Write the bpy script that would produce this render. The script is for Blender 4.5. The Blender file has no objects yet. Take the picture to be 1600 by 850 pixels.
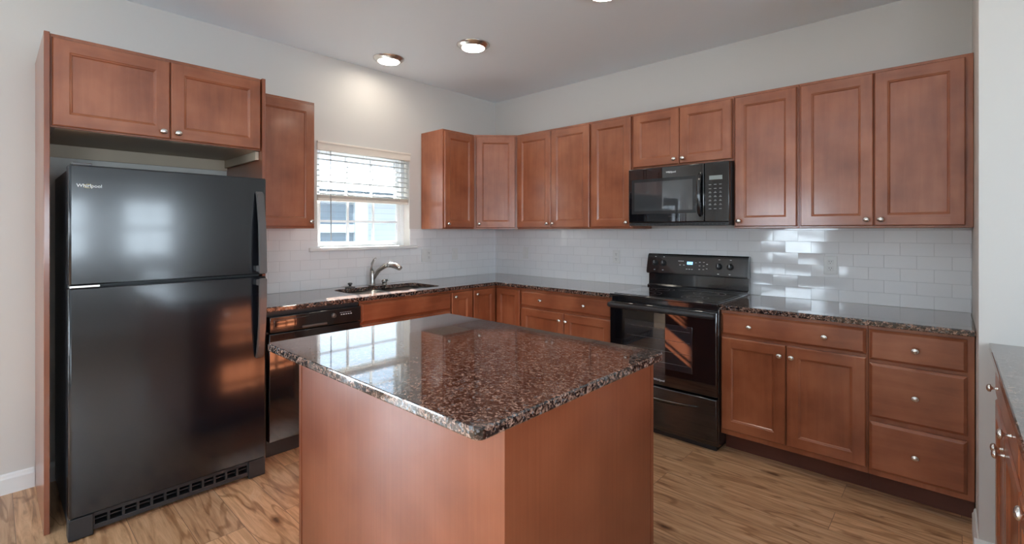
import bpy, bmesh, math, random
from mathutils import Vector, Matrix
from mathutils.geometry import delaunay_2d_cdt
random.seed(7)
PI = math.pi
SC = bpy.context.scene
COL = SC.collection

# ------------------------------------------------------------------ camera
cam_d = bpy.data.cameras.new('camera')
cam = bpy.data.objects.new('camera', cam_d)
COL.objects.link(cam)
cam_d.sensor_fit = 'HORIZONTAL'
cam_d.sensor_width = 36.0
cam_d.lens = 747.76 * 36.0 / 1600.0
cam_d.shift_x = -1.0 / 1600.0
cam_d.shift_y = -(425.0 - 360.5) / 1600.0
cam_d.clip_start = 0.02
cam.location = (3.6285, -3.6715, 1.369)
cam.rotation_euler = (PI / 2, 0, 0.7433)
SC.camera = cam

# ------------------------------------------------------------------ view, sky, sun, daylight
SC.view_settings.view_transform = 'Standard'
SC.view_settings.look = 'None'
SC.view_settings.gamma = 1.0
SC.view_settings.use_curve_mapping = False
SC.view_settings.exposure = 0.78
try:
    SC.cycles.use_denoising = True
    SC.cycles.max_bounces = 10
    SC.cycles.diffuse_bounces = 6
    SC.cycles.glossy_bounces = 6
    SC.cycles.transmission_bounces = 8
    SC.cycles.transparent_max_bounces = 12
    SC.cycles.caustics_reflective = False
    SC.cycles.caustics_refractive = False
    SC.cycles.sample_clamp_indirect = 8.0
except Exception:
    pass

W = bpy.data.worlds.new('sky')
SC.world = W
W.use_nodes = True
wn, wl = W.node_tree.nodes, W.node_tree.links
wn.clear()
wo = wn.new('ShaderNodeOutputWorld')
wb = wn.new('ShaderNodeBackground')
wtc = wn.new('ShaderNodeTexCoord')
wsp = wn.new('ShaderNodeSeparateXYZ')
wr = wn.new('ShaderNodeValToRGB')
wr.color_ramp.elements[0].position = 0.0
wr.color_ramp.elements[0].color = (0.86, 0.93, 1.0, 1)
wr.color_ramp.elements[1].position = 0.7
wr.color_ramp.elements[1].color = (0.42, 0.66, 1.0, 1)
wb.inputs['Strength'].default_value = 1.9
wl.new(wtc.outputs['Generated'], wsp.inputs[0])
wl.new(wsp.outputs['Z'], wr.inputs[0])
wl.new(wr.outputs[0], wb.inputs['Color'])
wl.new(wb.outputs[0], wo.inputs['Surface'])

SUN_DIR = Vector((1.62, -0.67, -1.06)).normalized()
sun_d = bpy.data.lights.new('sun', 'SUN')
sun_d.energy = 75.0
sun_d.angle = math.radians(0.6)
sun_d.color = (1.0, 0.97, 0.92)
sun = bpy.data.objects.new('sun', sun_d)
COL.objects.link(sun)
sun.location = (-6, 3, 8)
sun.rotation_euler = SUN_DIR.to_track_quat('-Z', 'Y').to_euler()

def daylight(name, loc, direction, sx, sy, radiance, color):
    d = bpy.data.lights.new(name, 'AREA')
    d.shape = 'RECTANGLE'
    d.size = sx
    d.size_y = sy
    d.energy = radiance * sx * sy * PI
    d.color = color
    o = bpy.data.objects.new(name, d)
    COL.objects.link(o)
    o.location = loc
    o.rotation_euler = Vector(direction).to_track_quat('-Z', 'Y').to_euler()
    return o

DAY = (0.80, 0.90, 1.0)
K = 1.35
# the daylight that comes in through the windows of the open room behind the camera
PATIO = (-5.85, -4.05, 0.0, 2.08)          # y0, y1, z0, z1 on the left wall
EAST_A = (-2.50, -1.80, 0.95, 1.85)
EAST_B = (-3.60, -2.75, 0.95, 1.85)
EAST_C = (-6.2, -4.6, 0.6, 2.2)
REAR_A = (0.6, 2.0, 0.95, 2.0)          # x0, x1, z0, z1
REAR_B = (4.3, 5.9, 0.75, 2.15)
H = 2.743
RX, RY = 6.4, -7.2
T = 0.16
def day_y(n, w, x, dx, r):
    daylight(n, (x, (w[0] + w[1]) / 2, (w[2] + w[3]) / 2), (dx, 0, 0), w[1] - w[0], w[3] - w[2], r, DAY)
def day_x(n, w, y, dy, r):
    daylight(n, ((w[0] + w[1]) / 2, y, (w[2] + w[3]) / 2), (0, dy, 0), w[1] - w[0], w[3] - w[2], r, DAY)
day_y('daylight_patio', PATIO, -T - 0.03, 1, 20.0 * K)
day_y('daylight_east_a', EAST_A, RX + T + 0.03, -1, 11.0 * K)
day_y('daylight_east_b', EAST_B, RX + T + 0.03, -1, 11.0 * K)
day_y('daylight_east_c', EAST_C, RX + T + 0.03, -1, 4.0 * K)
day_x('daylight_rear_a', REAR_A, RY - T - 0.03, 1, 10.0 * K)
day_x('daylight_rear_b', REAR_B, RY - T - 0.03, 1, 2.5 * K)

# ------------------------------------------------------------------ materials
def new_mat(name):
    m = bpy.data.materials.new(name)
    m.use_nodes = True
    n, l = m.node_tree.nodes, m.node_tree.links
    b = n['Principled BSDF']
    return m, n, l, b

def plain(name, col, rough=0.5, metal=0.0, coat=0.0, ior=1.5, bump=None, coat_rough=0.05, spec=None):
    m, n, l, b = new_mat(name)
    b.inputs['Base Color'].default_value = (*col, 1)
    b.inputs['Roughness'].default_value = rough
    b.inputs['Metallic'].default_value = metal
    b.inputs['Coat Weight'].default_value = coat
    b.inputs['Coat Roughness'].default_value = coat_rough
    b.inputs['IOR'].default_value = ior
    if spec is not None:
        b.inputs['Specular IOR Level'].default_value = spec
    if bump:
        sc, st, dist = bump
        tc = n.new('ShaderNodeTexCoord'); ns = n.new('ShaderNodeTexNoise'); bp = n.new('ShaderNodeBump')
        ns.inputs['Scale'].default_value = sc
        ns.inputs['Detail'].default_value = 3
        bp.inputs['Strength'].default_value = st
        bp.inputs['Distance'].default_value = dist
        l.new(tc.outputs['Object'], ns.inputs['Vector'])
        l.new(ns.outputs['Fac'], bp.inputs['Height'])
        l.new(bp.outputs['Normal'], b.inputs['Normal'])
    return m

def ramp(n, stops):
    r = n.new('ShaderNodeValToRGB')
    e = r.color_ramp.elements
    while len(e) < len(stops):
        e.new(0.5)
    for i, (p, c) in enumerate(stops):
        e[i].position = p
        e[i].color = (*c, 1)
    return r

def wood(name, dark, mid, light, grain, rough=0.34, coat=0.45):
    """stained cherry; grain is the stretch of the noise along x, y, z"""
    m, n, l, b = new_mat(name)
    tc = n.new('ShaderNodeTexCoord')
    mp = n.new('ShaderNodeMapping'); mp.inputs['Scale'].default_value = grain
    ns = n.new('ShaderNodeTexNoise'); ns.inputs['Scale'].default_value = 3.0; ns.inputs['Detail'].default_value = 6
    ns.inputs['Distortion'].default_value = 0.6
    cl = n.new('ShaderNodeTexNoise'); cl.inputs['Scale'].default_value = 4.5; cl.inputs['Detail'].default_value = 5
    mx = n.new('ShaderNodeMath'); mx.operation = 'MULTIPLY_ADD'; mx.inputs[1].default_value = 0.32
    sc = n.new('ShaderNodeMath'); sc.operation = 'MULTIPLY'; sc.inputs[1].default_value = 0.68
    r = ramp(n, [(0.36, dark), (0.5, mid), (0.66, light)])
    l.new(tc.outputs['Object'], mp.inputs['Vector'])
    l.new(mp.outputs[0], ns.inputs['Vector'])
    l.new(tc.outputs['Object'], cl.inputs['Vector'])
    l.new(cl.outputs['Fac'], sc.inputs[0])
    l.new(ns.outputs['Fac'], mx.inputs[0]); l.new(sc.outputs[0], mx.inputs[2])
    l.new(mx.outputs[0], r.inputs[0])
    l.new(r.outputs[0], b.inputs['Base Color'])
    b.inputs['Roughness'].default_value = rough
    b.inputs['Coat Weight'].default_value = coat
    b.inputs['Coat Roughness'].default_value = 0.14
    return m

CH_D, CH_M, CH_L = (0.215, 0.060, 0.024), (0.300, 0.092, 0.039), (0.385, 0.132, 0.060)
M = {}
M['cherry_v'] = wood('cherry_vertical_grain', CH_D, CH_M, CH_L, (9, 9, 0.9))
M['cherry_h'] = wood('cherry_horizontal_grain', CH_D, CH_M, CH_L, (0.9, 9, 9))
M['laminate'] = wood('cherry_laminate', (0.205, 0.055, 0.024), (0.240, 0.068, 0.030), (0.280, 0.084, 0.039), (30, 30, 0.45), 0.3, 0.5)
M['cherry_edge'] = plain('cherry_dark_edge', (0.10, 0.032, 0.018), 0.45)
M['cab_inside'] = plain('pale_cabinet_underside', (0.52, 0.42, 0.31), 0.55)
M['nickel'] = plain('satin_nickel', (0.72, 0.70, 0.67), 0.26, 1.0)
M['steel'] = plain('brushed_steel', (0.46, 0.45, 0.43), 0.3, 1.0)
M['wall'] = plain('greige_wall_paint', (0.635, 0.615, 0.585), 0.6, bump=(260, 0.04, 0.001))
M['ceiling'] = plain('white_ceiling_daylight_tint', (0.82, 0.90, 0.96), 0.7, bump=(200, 0.05, 0.001))  # white paint with the blue cast of daylight mixed into its colour
M['white'] = plain('white_trim_paint', (0.82, 0.82, 0.81), 0.3)
M['vinyl'] = plain('white_vinyl', (0.80, 0.82, 0.84), 0.3)
M['blind'] = plain('cream_blind', (0.78, 0.72, 0.64), 0.4)
M['slat'] = plain('white_slat', (0.52, 0.54, 0.55), 0.45)
M['black'] = plain('gloss_black_enamel', (0.012, 0.012, 0.014), 0.12, coat=0.8, ior=1.5, coat_rough=0.04)
M['black_matte'] = plain('matte_black_plastic', (0.02, 0.02, 0.022), 0.45)
M['black_glass'] = plain('black_glass', (0.006, 0.006, 0.008), 0.03, coat=1.0, ior=1.6, coat_rough=0.0)
M['handle_grey'] = plain('charcoal_handle', (0.085, 0.078, 0.078), 0.3, coat=0.4)
M['grey_side'] = plain('textured_dark_side', (0.03, 0.033, 0.04), 0.35, bump=(500, 0.1, 0.0005))
M['print'] = plain('pale_print', (0.62, 0.64, 0.66), 0.4)
M['socket'] = plain('dark_socket', (0.03, 0.03, 0.03), 0.5)
M['plate'] = plain('outlet_plastic', (0.72, 0.72, 0.71), 0.3)
M['void'] = plain('shadow_gap', (0.01, 0.01, 0.01), 0.8)

def fridge_mat():
    m, n, l, b = new_mat('textured_gloss_black_door')
    tc = n.new('ShaderNodeTexCoord')
    ns = n.new('ShaderNodeTexNoise'); ns.inputs['Scale'].default_value = 300; ns.inputs['Detail'].default_value = 1
    bp = n.new('ShaderNodeBump'); bp.inputs['Strength'].default_value = 0.22; bp.inputs['Distance'].default_value = 0.0006
    l.new(tc.outputs['Object'], ns.inputs['Vector']); l.new(ns.outputs['Fac'], bp.inputs['Height'])
    l.new(bp.outputs['Normal'], b.inputs['Normal'])
    b.inputs['Base Color'].default_value = (0.005, 0.006, 0.009, 1)
    b.inputs['Roughness'].default_value = 0.17
    b.inputs['IOR'].default_value = 1.5
    b.inputs['Coat Weight'].default_value = 0.45
    b.inputs['Coat Roughness'].default_value = 0.09
    b.inputs['Coat IOR'].default_value = 1.5
    return m
M['fridge'] = fridge_mat()

def granite():
    m, n, l, b = new_mat('tan_brown_granite')
    tc = n.new('ShaderNodeTexCoord')
    mp = n.new('ShaderNodeMapping'); mp.inputs['Scale'].default_value = (1.0, 1.0, 1.0)
    dn = n.new('ShaderNodeTexNoise'); dn.inputs['Scale'].default_value = 70; dn.inputs['Detail'].default_value = 3
    add = n.new('ShaderNodeMixRGB'); add.blend_type = 'ADD'; add.inputs[0].default_value = 0.03
    v = n.new('ShaderNodeTexVoronoi'); v.inputs['Scale'].default_value = 128
    bw = n.new('ShaderNodeSeparateColor')
    r = ramp(n, [(0.0, (0.008, 0.007, 0.008)), (0.26, (0.030, 0.024, 0.023)), (0.42, (0.10, 0.062, 0.050)),
                 (0.58, (0.235, 0.140, 0.105)), (0.80, (0.38, 0.24, 0.185)), (0.93, (0.16, 0.16, 0.17))])
    r.color_ramp.interpolation = 'CONSTANT'
    ns = n.new('ShaderNodeTexNoise'); ns.inputs['Scale'].default_value = 150; ns.inputs['Detail'].default_value = 5
    r2 = ramp(n, [(0.38, (0.25, 0.22, 0.22)), (0.56, (1, 1, 1))])
    mul = n.new('ShaderNodeMixRGB'); mul.blend_type = 'MULTIPLY'; mul.inputs[0].default_value = 0.9
    big = n.new('ShaderNodeTexNoise'); big.inputs['Scale'].default_value = 22; big.inputs['Detail'].default_value = 2
    off = n.new('ShaderNodeMath'); off.operation = 'MULTIPLY_ADD'; off.inputs[1].default_value = 0.5; off.inputs[2].default_value = -0.25
    sm = n.new('ShaderNodeMath'); sm.operation = 'ADD'
    l.new(tc.outputs['Object'], mp.inputs['Vector'])
    l.new(mp.outputs[0], dn.inputs['Vector']); l.new(mp.outputs[0], add.inputs[1]); l.new(dn.outputs['Color'], add.inputs[2])
    l.new(add.outputs[0], v.inputs['Vector'])
    l.new(v.outputs['Color'], bw.inputs[0])
    l.new(mp.outputs[0], big.inputs['Vector']); l.new(big.outputs['Fac'], off.inputs[0])
    l.new(bw.outputs[0], sm.inputs[0]); l.new(off.outputs[0], sm.inputs[1])
    l.new(sm.outputs[0], r.inputs[0])
    l.new(mp.outputs[0], ns.inputs['Vector']); l.new(ns.outputs['Fac'], r2.inputs[0])
    l.new(r.outputs[0], mul.inputs[1]); l.new(r2.outputs[0], mul.inputs[2])
    l.new(mul.outputs[0], b.inputs['Base Color'])
    b.inputs['Roughness'].default_value = 0.07
    b.inputs['IOR'].default_value = 1.55
    b.inputs['Coat Weight'].default_value = 0.6
    b.inputs['Coat Roughness'].default_value = 0.02
    return m
M['granite'] = granite()

def tile_mat(name, axis, off):
    """white subway tile; axis is the wall's own horizontal axis"""
    m, n, l, b = new_mat(name)
    tc = n.new('ShaderNodeTexCoord'); sp = n.new('ShaderNodeSeparateXYZ'); cb = n.new('ShaderNodeCombineXYZ')
    ax = n.new('ShaderNodeMath'); ax.operation = 'ADD'; ax.inputs[1].default_value = off
    az = n.new('ShaderNodeMath'); az.operation = 'ADD'; az.inputs[1].default_value = -0.914 + 0.0765 * 20
    br = n.new('ShaderNodeTexBrick')
    br.offset = 0.5; br.offset_frequency = 2
    br.inputs['Scale'].default_value = 1.0
    br.inputs['Brick Width'].default_value = 0.1525
    br.inputs['Row Height'].default_value = 0.0765
    br.inputs['Mortar Size'].default_value = 0.0014
    br.inputs['Mortar Smooth'].default_value = 0.6
    br.inputs['Color1'].default_value = (0.82, 0.82, 0.83, 1)
    br.inputs['Color2'].default_value = (0.79, 0.79, 0.805, 1)
    br.inputs['Mortar'].default_value = (0.62, 0.62, 0.63, 1)
    inv = n.new('ShaderNodeMath'); inv.operation = 'SUBTRACT'; inv.inputs[0].default_value = 1.0
    ns = n.new('ShaderNodeTexNoise'); ns.inputs['Scale'].default_value = 6; ns.inputs['Detail'].default_value = 1
    s2 = n.new('ShaderNodeMath'); s2.operation = 'MULTIPLY_ADD'; s2.inputs[1].default_value = 0.5
    bp = n.new('ShaderNodeBump'); bp.inputs['Strength'].default_value = 0.6; bp.inputs['Distance'].default_value = 0.0015
    l.new(tc.outputs['Object'], sp.inputs[0])
    l.new(sp.outputs[axis], ax.inputs[0]); l.new(sp.outputs['Z'], az.inputs[0])
    l.new(ax.outputs[0], cb.inputs[0]); l.new(az.outputs[0], cb.inputs[1])
    l.new(cb.outputs[0], br.inputs['Vector'])
    l.new(br.outputs['Color'], b.inputs['Base Color'])
    l.new(br.outputs['Fac'], inv.inputs[1])
    l.new(tc.outputs['Object'], ns.inputs['Vector'])
    l.new(inv.outputs[0], s2.inputs[2]); l.new(ns.outputs['Fac'], s2.inputs[0])
    l.new(s2.outputs[0], bp.inputs['Height'])
    b2 = n.new('ShaderNodeTexBrick'); b2.offset = 0.5; b2.offset_frequency = 2
    for k_, v_ in (('Scale', 1.0), ('Brick Width', 0.1525), ('Row Height', 0.0765), ('Mortar Size', 0.0), ('Color1', (0, 0, 0, 1)), ('Color2', (1, 1, 1, 1))):
        b2.inputs[k_].default_value = v_
    l.new(cb.outputs[0], b2.inputs['Vector'])
    bw = n.new('ShaderNodeSeparateColor'); l.new(b2.outputs['Color'], bw.inputs[0])
    m1 = n.new('ShaderNodeMath'); m1.operation = 'SUBTRACT'; m1.inputs[1].default_value = 0.5
    m2 = n.new('ShaderNodeMath'); m2.operation = 'MULTIPLY'; m2.inputs[1].default_value = 7.31
    m3 = n.new('ShaderNodeMath'); m3.operation = 'FRACT'
    m4 = n.new('ShaderNodeMath'); m4.operation = 'SUBTRACT'; m4.inputs[1].default_value = 0.5
    l.new(bw.outputs[0], m1.inputs[0]); l.new(bw.outputs[0], m2.inputs[0]); l.new(m2.outputs[0], m3.inputs[0]); l.new(m3.outputs[0], m4.inputs[0])
    c3 = n.new('ShaderNodeCombineXYZ')
    l.new(m1.outputs[0], c3.inputs[0]); l.new(m1.outputs[0], c3.inputs[1]); l.new(m4.outputs[0], c3.inputs[2])
    va = n.new('ShaderNodeVectorMath'); va.operation = 'MULTIPLY_ADD'; va.inputs[1].default_value = (0.035, 0.035, 0.05)
    vn = n.new('ShaderNodeVectorMath'); vn.operation = 'NORMALIZE'
    l.new(c3.outputs[0], va.inputs[0]); l.new(bp.outputs['Normal'], va.inputs[2]); l.new(va.outputs[0], vn.inputs[0])
    l.new(vn.outputs[0], b.inputs['Normal'])
    b.inputs['Roughness'].default_value = 0.07
    return m
M['tile_x'] = tile_mat('white_subway_tile_range_wall', 'X', -3.627 + 0.1525 * 40)
M['tile_y'] = tile_mat('white_subway_tile_window_wall', 'Y', 0.04 + 0.1525 * 40)

def floor_mat():
    m, n, l, b = new_mat('oak_planks')
    tc = n.new('ShaderNodeTexCoord')
    br = n.new('ShaderNodeTexBrick')
    br.offset = 0.37; br.offset_frequency = 2
    br.inputs['Scale'].default_value = 1.0
    br.inputs['Brick Width'].default_value = 1.22
    br.inputs['Row Height'].default_value = 0.18
    br.inputs['Mortar Size'].default_value = 0.0012
    br.inputs['Mortar Smooth'].default_value = 0.3
    br.inputs['Bias'].default_value = 0.0
    br.inputs['Color1'].default_value = (0, 0, 0, 1)
    br.inputs['Color2'].default_value = (1, 1, 1, 1)
    br.inputs['Mortar'].default_value = (0.5, 0.5, 0.5, 1)
    sh = n.new('ShaderNodeVectorMath'); sh.operation = 'MULTIPLY_ADD'
    sh.inputs[1].default_value = (7.3, 3.1, 5.7)
    l.new(tc.outputs['Object'], br.inputs['Vector'])
    l.new(br.outputs['Color'], sh.inputs[0]); l.new(tc.outputs['Object'], sh.inputs[2])
    mp = n.new('ShaderNodeMapping'); mp.inputs['Scale'].default_value = (1.3, 14, 1)
    l.new(sh.outputs[0], mp.inputs['Vector'])
    gr = n.new('ShaderNodeTexNoise'); gr.inputs['Scale'].default_value = 2.2; gr.inputs['Detail'].default_value = 8
    gr.inputs['Roughness'].default_value = 0.62; gr.inputs['Distortion'].default_value = 1.1
    l.new(mp.outputs[0], gr.inputs['Vector'])
    r = ramp(n, [(0.28, (0.26, 0.140, 0.075)), (0.42, (0.52, 0.300, 0.160)), (0.58, (0.68, 0.430, 0.250)), (0.76, (0.76, 0.55, 0.37))])
    l.new(gr.outputs['Fac'], r.inputs[0])
    # wavy cathedral grain
    mp3 = n.new('ShaderNodeMapping'); mp3.inputs['Scale'].default_value = (0.9, 5.5, 1)
    l.new(sh.outputs[0], mp3.inputs['Vector'])
    wv = n.new('ShaderNodeTexNoise'); wv.inputs['Scale'].default_value = 1.6; wv.inputs['Detail'].default_value = 2; wv.inputs['Distortion'].default_value = 0.6
    l.new(mp3.outputs[0], wv.inputs['Vector'])
    fr = n.new('ShaderNodeMath'); fr.operation = 'MULTIPLY'; fr.inputs[1].default_value = 26
    fr2 = n.new('ShaderNodeMath'); fr2.operation = 'SINE'
    l.new(wv.outputs['Fac'], fr.inputs[0]); l.new(fr.outputs[0], fr2.inputs[0])
    r3 = ramp(n, [(0.0, (1, 1, 1)), (0.75, (1, 1, 1)), (1.0, (0.66, 0.58, 0.51))])
    l.new(fr2.outputs[0], r3.inputs[0])
    mu0 = n.new('ShaderNodeMixRGB'); mu0.blend_type = 'MULTIPLY'; mu0.inputs[0].default_value = 1.0
    l.new(r.outputs[0], mu0.inputs[1]); l.new(r3.outputs[0], mu0.inputs[2])
    # plank to plank tone
    r4 = ramp(n, [(0.0, (0.82, 0.80, 0.79)), (1.0, (1.12, 1.10, 1.06))])
    l.new(br.outputs['Color'], r4.inputs[0])
    mu = n.new('ShaderNodeMixRGB'); mu.blend_type = 'MULTIPLY'; mu.inputs[0].default_value = 1
    l.new(mu0.outputs[0], mu.inputs[1]); l.new(r4.outputs[0], mu.inputs[2])
    # knots
    mp2 = n.new('ShaderNodeMapping'); mp2.inputs['Scale'].default_value = (2.6, 6.0, 1)
    l.new(sh.outputs[0], mp2.inputs['Vector'])
    vo = n.new('ShaderNodeTexVoronoi'); vo.inputs['Scale'].default_value = 1.0
    l.new(mp2.outputs[0], vo.inputs['Vector'])
    nz = n.new('ShaderNodeTexNoise'); nz.inputs['Scale'].default_value = 22; nz.inputs['Detail'].default_value = 3
    l.new(tc.outputs['Object'], nz.inputs['Vector'])
    ad = n.new('ShaderNodeMath'); ad.operation = 'MULTIPLY_ADD'; ad.inputs[1].default_value = 0.16
    l.new(nz.outputs['Fac'], ad.inputs[0]); l.new(vo.outputs['Distance'], ad.inputs[2])
    r5 = ramp(n, [(0.12, (0.20, 0.15, 0.13)), (0.17, (0.55, 0.46, 0.40)), (0.27, (1, 1, 1))])
    l.new(ad.outputs[0], r5.inputs[0])
    mk = n.new('ShaderNodeMixRGB'); mk.blend_type = 'MULTIPLY'; mk.inputs[0].default_value = 1
    l.new(mu.outputs[0], mk.inputs[1]); l.new(r5.outputs[0], mk.inputs[2])
    # seams
    ms = n.new('ShaderNodeMixRGB'); ms.blend_type = 'MIX'; ms.inputs[2].default_value = (0.16, 0.10, 0.06, 1)
    l.new(br.outputs['Fac'], ms.inputs[0]); l.new(mk.outputs[0], ms.inputs[1])
    l.new(ms.outputs[0], b.inputs['Base Color'])
    bp = n.new('ShaderNodeBump'); bp.inputs['Strength'].default_value = 0.12; bp.inputs['Distance'].default_value = 0.001
    l.new(gr.outputs['Fac'], bp.inputs['Height']); l.new(bp.outputs['Normal'], b.inputs['Normal'])
    b.inputs['Roughness'].default_value = 0.29
    return m
M['floor'] = floor_mat()

def glass_mat():
    m, n, l, b = new_mat('window_glass')
    n.remove(b)
    out = [x for x in n if x.type == 'OUTPUT_MATERIAL'][0]
    tr = n.new('ShaderNodeBsdfTransparent'); tr.inputs[0].default_value = (0.94, 0.97, 0.98, 1)
    gl = n.new('ShaderNodeBsdfGlossy'); gl.inputs['Roughness'].default_value = 0.0
    fz = n.new('ShaderNodeFresnel'); fz.inputs['IOR'].default_value = 1.45
    mx = n.new('ShaderNodeMixShader')
    l.new(fz.outputs[0], mx.inputs[0]); l.new(tr.outputs[0], mx.inputs[1]); l.new(gl.outputs[0], mx.inputs[2])
    l.new(mx.outputs[0], out.inputs['Surface'])
    return m
M['glass'] = glass_mat()

def emit(name, col, s):
    m, n, l, b = new_mat(name)
    b.inputs['Base Color'].default_value = (0.8, 0.8, 0.8, 1)
    b.inputs['Emission Color'].default_value = (*col, 1)
    b.inputs['Emission Strength'].default_value = s
    return m
M['lamp'] = emit('lit_diffuser', (1.0, 0.90, 0.77), 26)
M['lcd'] = emit('blue_clock_digits', (0.12, 0.45, 1.0), 1.2)
M['lcd_dim'] = plain('grey_display', (0.25, 0.29, 0.28), 0.3)

def siding(name, c1, pitch):
    m, n, l, b = new_mat(name)
    tc = n.new('ShaderNodeTexCoord'); sp = n.new('ShaderNodeSeparateXYZ')
    md = n.new('ShaderNodeMath'); md.operation = 'MODULO'; md.inputs[1].default_value = pitch
    dv = n.new('ShaderNodeMath'); dv.operation = 'DIVIDE'; dv.inputs[1].default_value = pitch
    r = ramp(n, [(0.0, tuple(x * 0.6 for x in c1)), (0.12, c1), (1.0, c1)])
    l.new(tc.outputs['Object'], sp.inputs[0]); l.new(sp.outputs['Z'], md.inputs[0]); l.new(md.outputs[0], dv.inputs[0])
    l.new(dv.outputs[0], r.inputs[0]); l.new(r.outputs[0], b.inputs['Base Color'])
    b.inputs['Roughness'].default_value = 0.6
    return m
M['siding'] = siding('grey_blue_siding', (0.12, 0.15, 0.185), 0.12)
M['siding_white'] = siding('white_siding', (0.36, 0.40, 0.45), 0.12)
M['shingle'] = plain('roof_shingles', (0.055, 0.072, 0.090), 0.8)
M['white_out'] = plain('white_outdoor_trim', (0.42, 0.46, 0.50), 0.6)
M['lawn'] = plain('pale_concrete_and_lawn', (0.13, 0.14, 0.11), 0.9)

# ------------------------------------------------------------------ mesh helpers
def BM():
    return bmesh.new()

def box(bm, x0, x1, y0, y1, z0, z1, bev=0.0, mi=0, seg=2):
    x0, x1 = min(x0, x1), max(x0, x1); y0, y1 = min(y0, y1), max(y0, y1); z0, z1 = min(z0, z1), max(z0, z1)
    v = [bm.verts.new(p) for p in ((x0, y0, z0), (x1, y0, z0), (x1, y1, z0), (x0, y1, z0), (x0, y0, z1), (x1, y0, z1), (x1, y1, z1), (x0, y1, z1))]
    fs = [bm.faces.new([v[i] for i in q]) for q in ((0, 3, 2, 1), (4, 5, 6, 7), (0, 1, 5, 4), (1, 2, 6, 5), (2, 3, 7, 6), (3, 0, 4, 7))]
    for f in fs:
        f.material_index = mi
    if bev > 0:
        es = list({e for f in fs for e in f.edges})
        r = bmesh.ops.bevel(bm, geom=es, offset=bev, segments=seg, affect='EDGES', profile=0.5)
        for f in r['faces']:
            f.material_index = mi
            f.smooth = True
    return fs

def quad(bm, pts, mi=0):
    f = bm.faces.new([bm.verts.new(p) for p in pts]); f.material_index = mi
    return f

def prism(bm, pts2, z0, z1, mi=0):
    """extrude a CCW outline given in x,y"""
    a = [bm.verts.new((p[0], p[1], z0)) for p in pts2]; b = [bm.verts.new((p[0], p[1], z1)) for p in pts2]
    n = len(pts2)
    bm.faces.new(list(reversed(a))).material_index = mi
    bm.faces.new(b).material_index = mi
    for i in range(n):
        bm.faces.new([a[i], a[(i + 1) % n], b[(i + 1) % n], b[i]]).material_index = mi

def frame_to(axis):
    return Vector((0, 0, 1)).rotation_difference(Vector(axis).normalized()).to_matrix()

def lathe(bm, prof, origin, axis=(0, 0, 1), n=24, mi=0, sx=1.0, sy=1.0, smooth=True):
    """prof: (radius, height) along the axis"""
    R = frame_to(axis); o = Vector(origin); rings = []
    for r, h in prof:
        if r <= 1e-6:
            rings.append([bm.verts.new(o + R @ Vector((0, 0, h)))])
        else:
            rings.append([bm.verts.new(o + R @ Vector((r * sx * math.cos(2 * PI * k / n), r * sy * math.sin(2 * PI * k / n), h))) for k in range(n)])
    for a, b in zip(rings, rings[1:]):
        for k in range(n):
            k2 = (k + 1) % n
            if len(a) == 1 and len(b) == 1:
                continue
            if len(a) == 1:
                f = bm.faces.new([a[0], b[k2], b[k]][::-1])
            elif len(b) == 1:
                f = bm.faces.new([a[k], a[k2], b[0]])
            else:
                f = bm.faces.new([a[k], a[k2], b[k2], b[k]])
            f.material_index = mi; f.smooth = smooth
    if len(rings[0]) > 1:
        bm.faces.new(rings[0][::-1]).material_index = mi
    if len(rings[-1]) > 1:
        bm.faces.new(rings[-1]).material_index = mi

def tube(bm, pts, radii, n=14, mi=0, flat=1.0, side=None):
    """swept round or flattened section along pts"""
    pts = [Vector(p) for p in pts]
    if not isinstance(radii, (list, tuple)):
        radii = [radii] * len(pts)
    rings = []; up = Vector(side) if side else Vector((0, 0, 1))
    prev = None
    for i, p in enumerate(pts):
        t = (pts[min(i + 1, len(pts) - 1)] - pts[max(i - 1, 0)]).normalized()
        a = (up - t * up.dot(t))
        if a.length < 0.05:
            a = prev if prev else Vector((1, 0, 0)) - t * t.x
        a.normalize(); prev = a
        b = t.cross(a)
        rings.append([bm.verts.new(p + a * math.cos(2 * PI * k / n) * radii[i] + b * math.sin(2 * PI * k / n) * radii[i] * flat) for k in range(n)])
    for A, B in zip(rings, rings[1:]):
        for k in range(n):
            f = bm.faces.new([A[k], A[(k + 1) % n], B[(k + 1) % n], B[k]]); f.smooth = True; f.material_index = mi
    bm.faces.new(rings[0][::-1]).material_index = mi
    bm.faces.new(rings[-1]).material_index = mi

def strap(bm, pts, wv, tv, mi=0):
    """flat bar swept along pts: half-width vector wv, half-thickness vector tv"""
    wv, tv = Vector(wv), Vector(tv); rings = []
    for p in pts:
        p = Vector(p)
        rings.append([bm.verts.new(p + wv + tv), bm.verts.new(p - wv + tv), bm.verts.new(p - wv - tv), bm.verts.new(p + wv - tv)])
    for A, B in zip(rings, rings[1:]):
        for k in range(4):
            bm.faces.new([A[k], A[(k + 1) % 4], B[(k + 1) % 4], B[k]]).material_index = mi
    bm.faces.new(rings[0][::-1]); bm.faces.new(rings[-1])

def obj(name, bm, mats, parent=None, xf=None):
    """link one mesh object; xf is the thing's own frame, undone so parts sit in local coordinates"""
    bmesh.ops.recalc_face_normals(bm, faces=bm.faces)
    me = bpy.data.meshes.new(name)
    if xf is not None:
        bm.transform(xf.inverted())
    bm.to_mesh(me); bm.free()
    if not isinstance(mats, (list, tuple)):
        mats = [mats]
    for m in mats:
        me.materials.append(m)
    o = bpy.data.objects.new(name, me); COL.objects.link(o)
    if parent is not None:
        o.parent = parent
    return o

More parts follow.
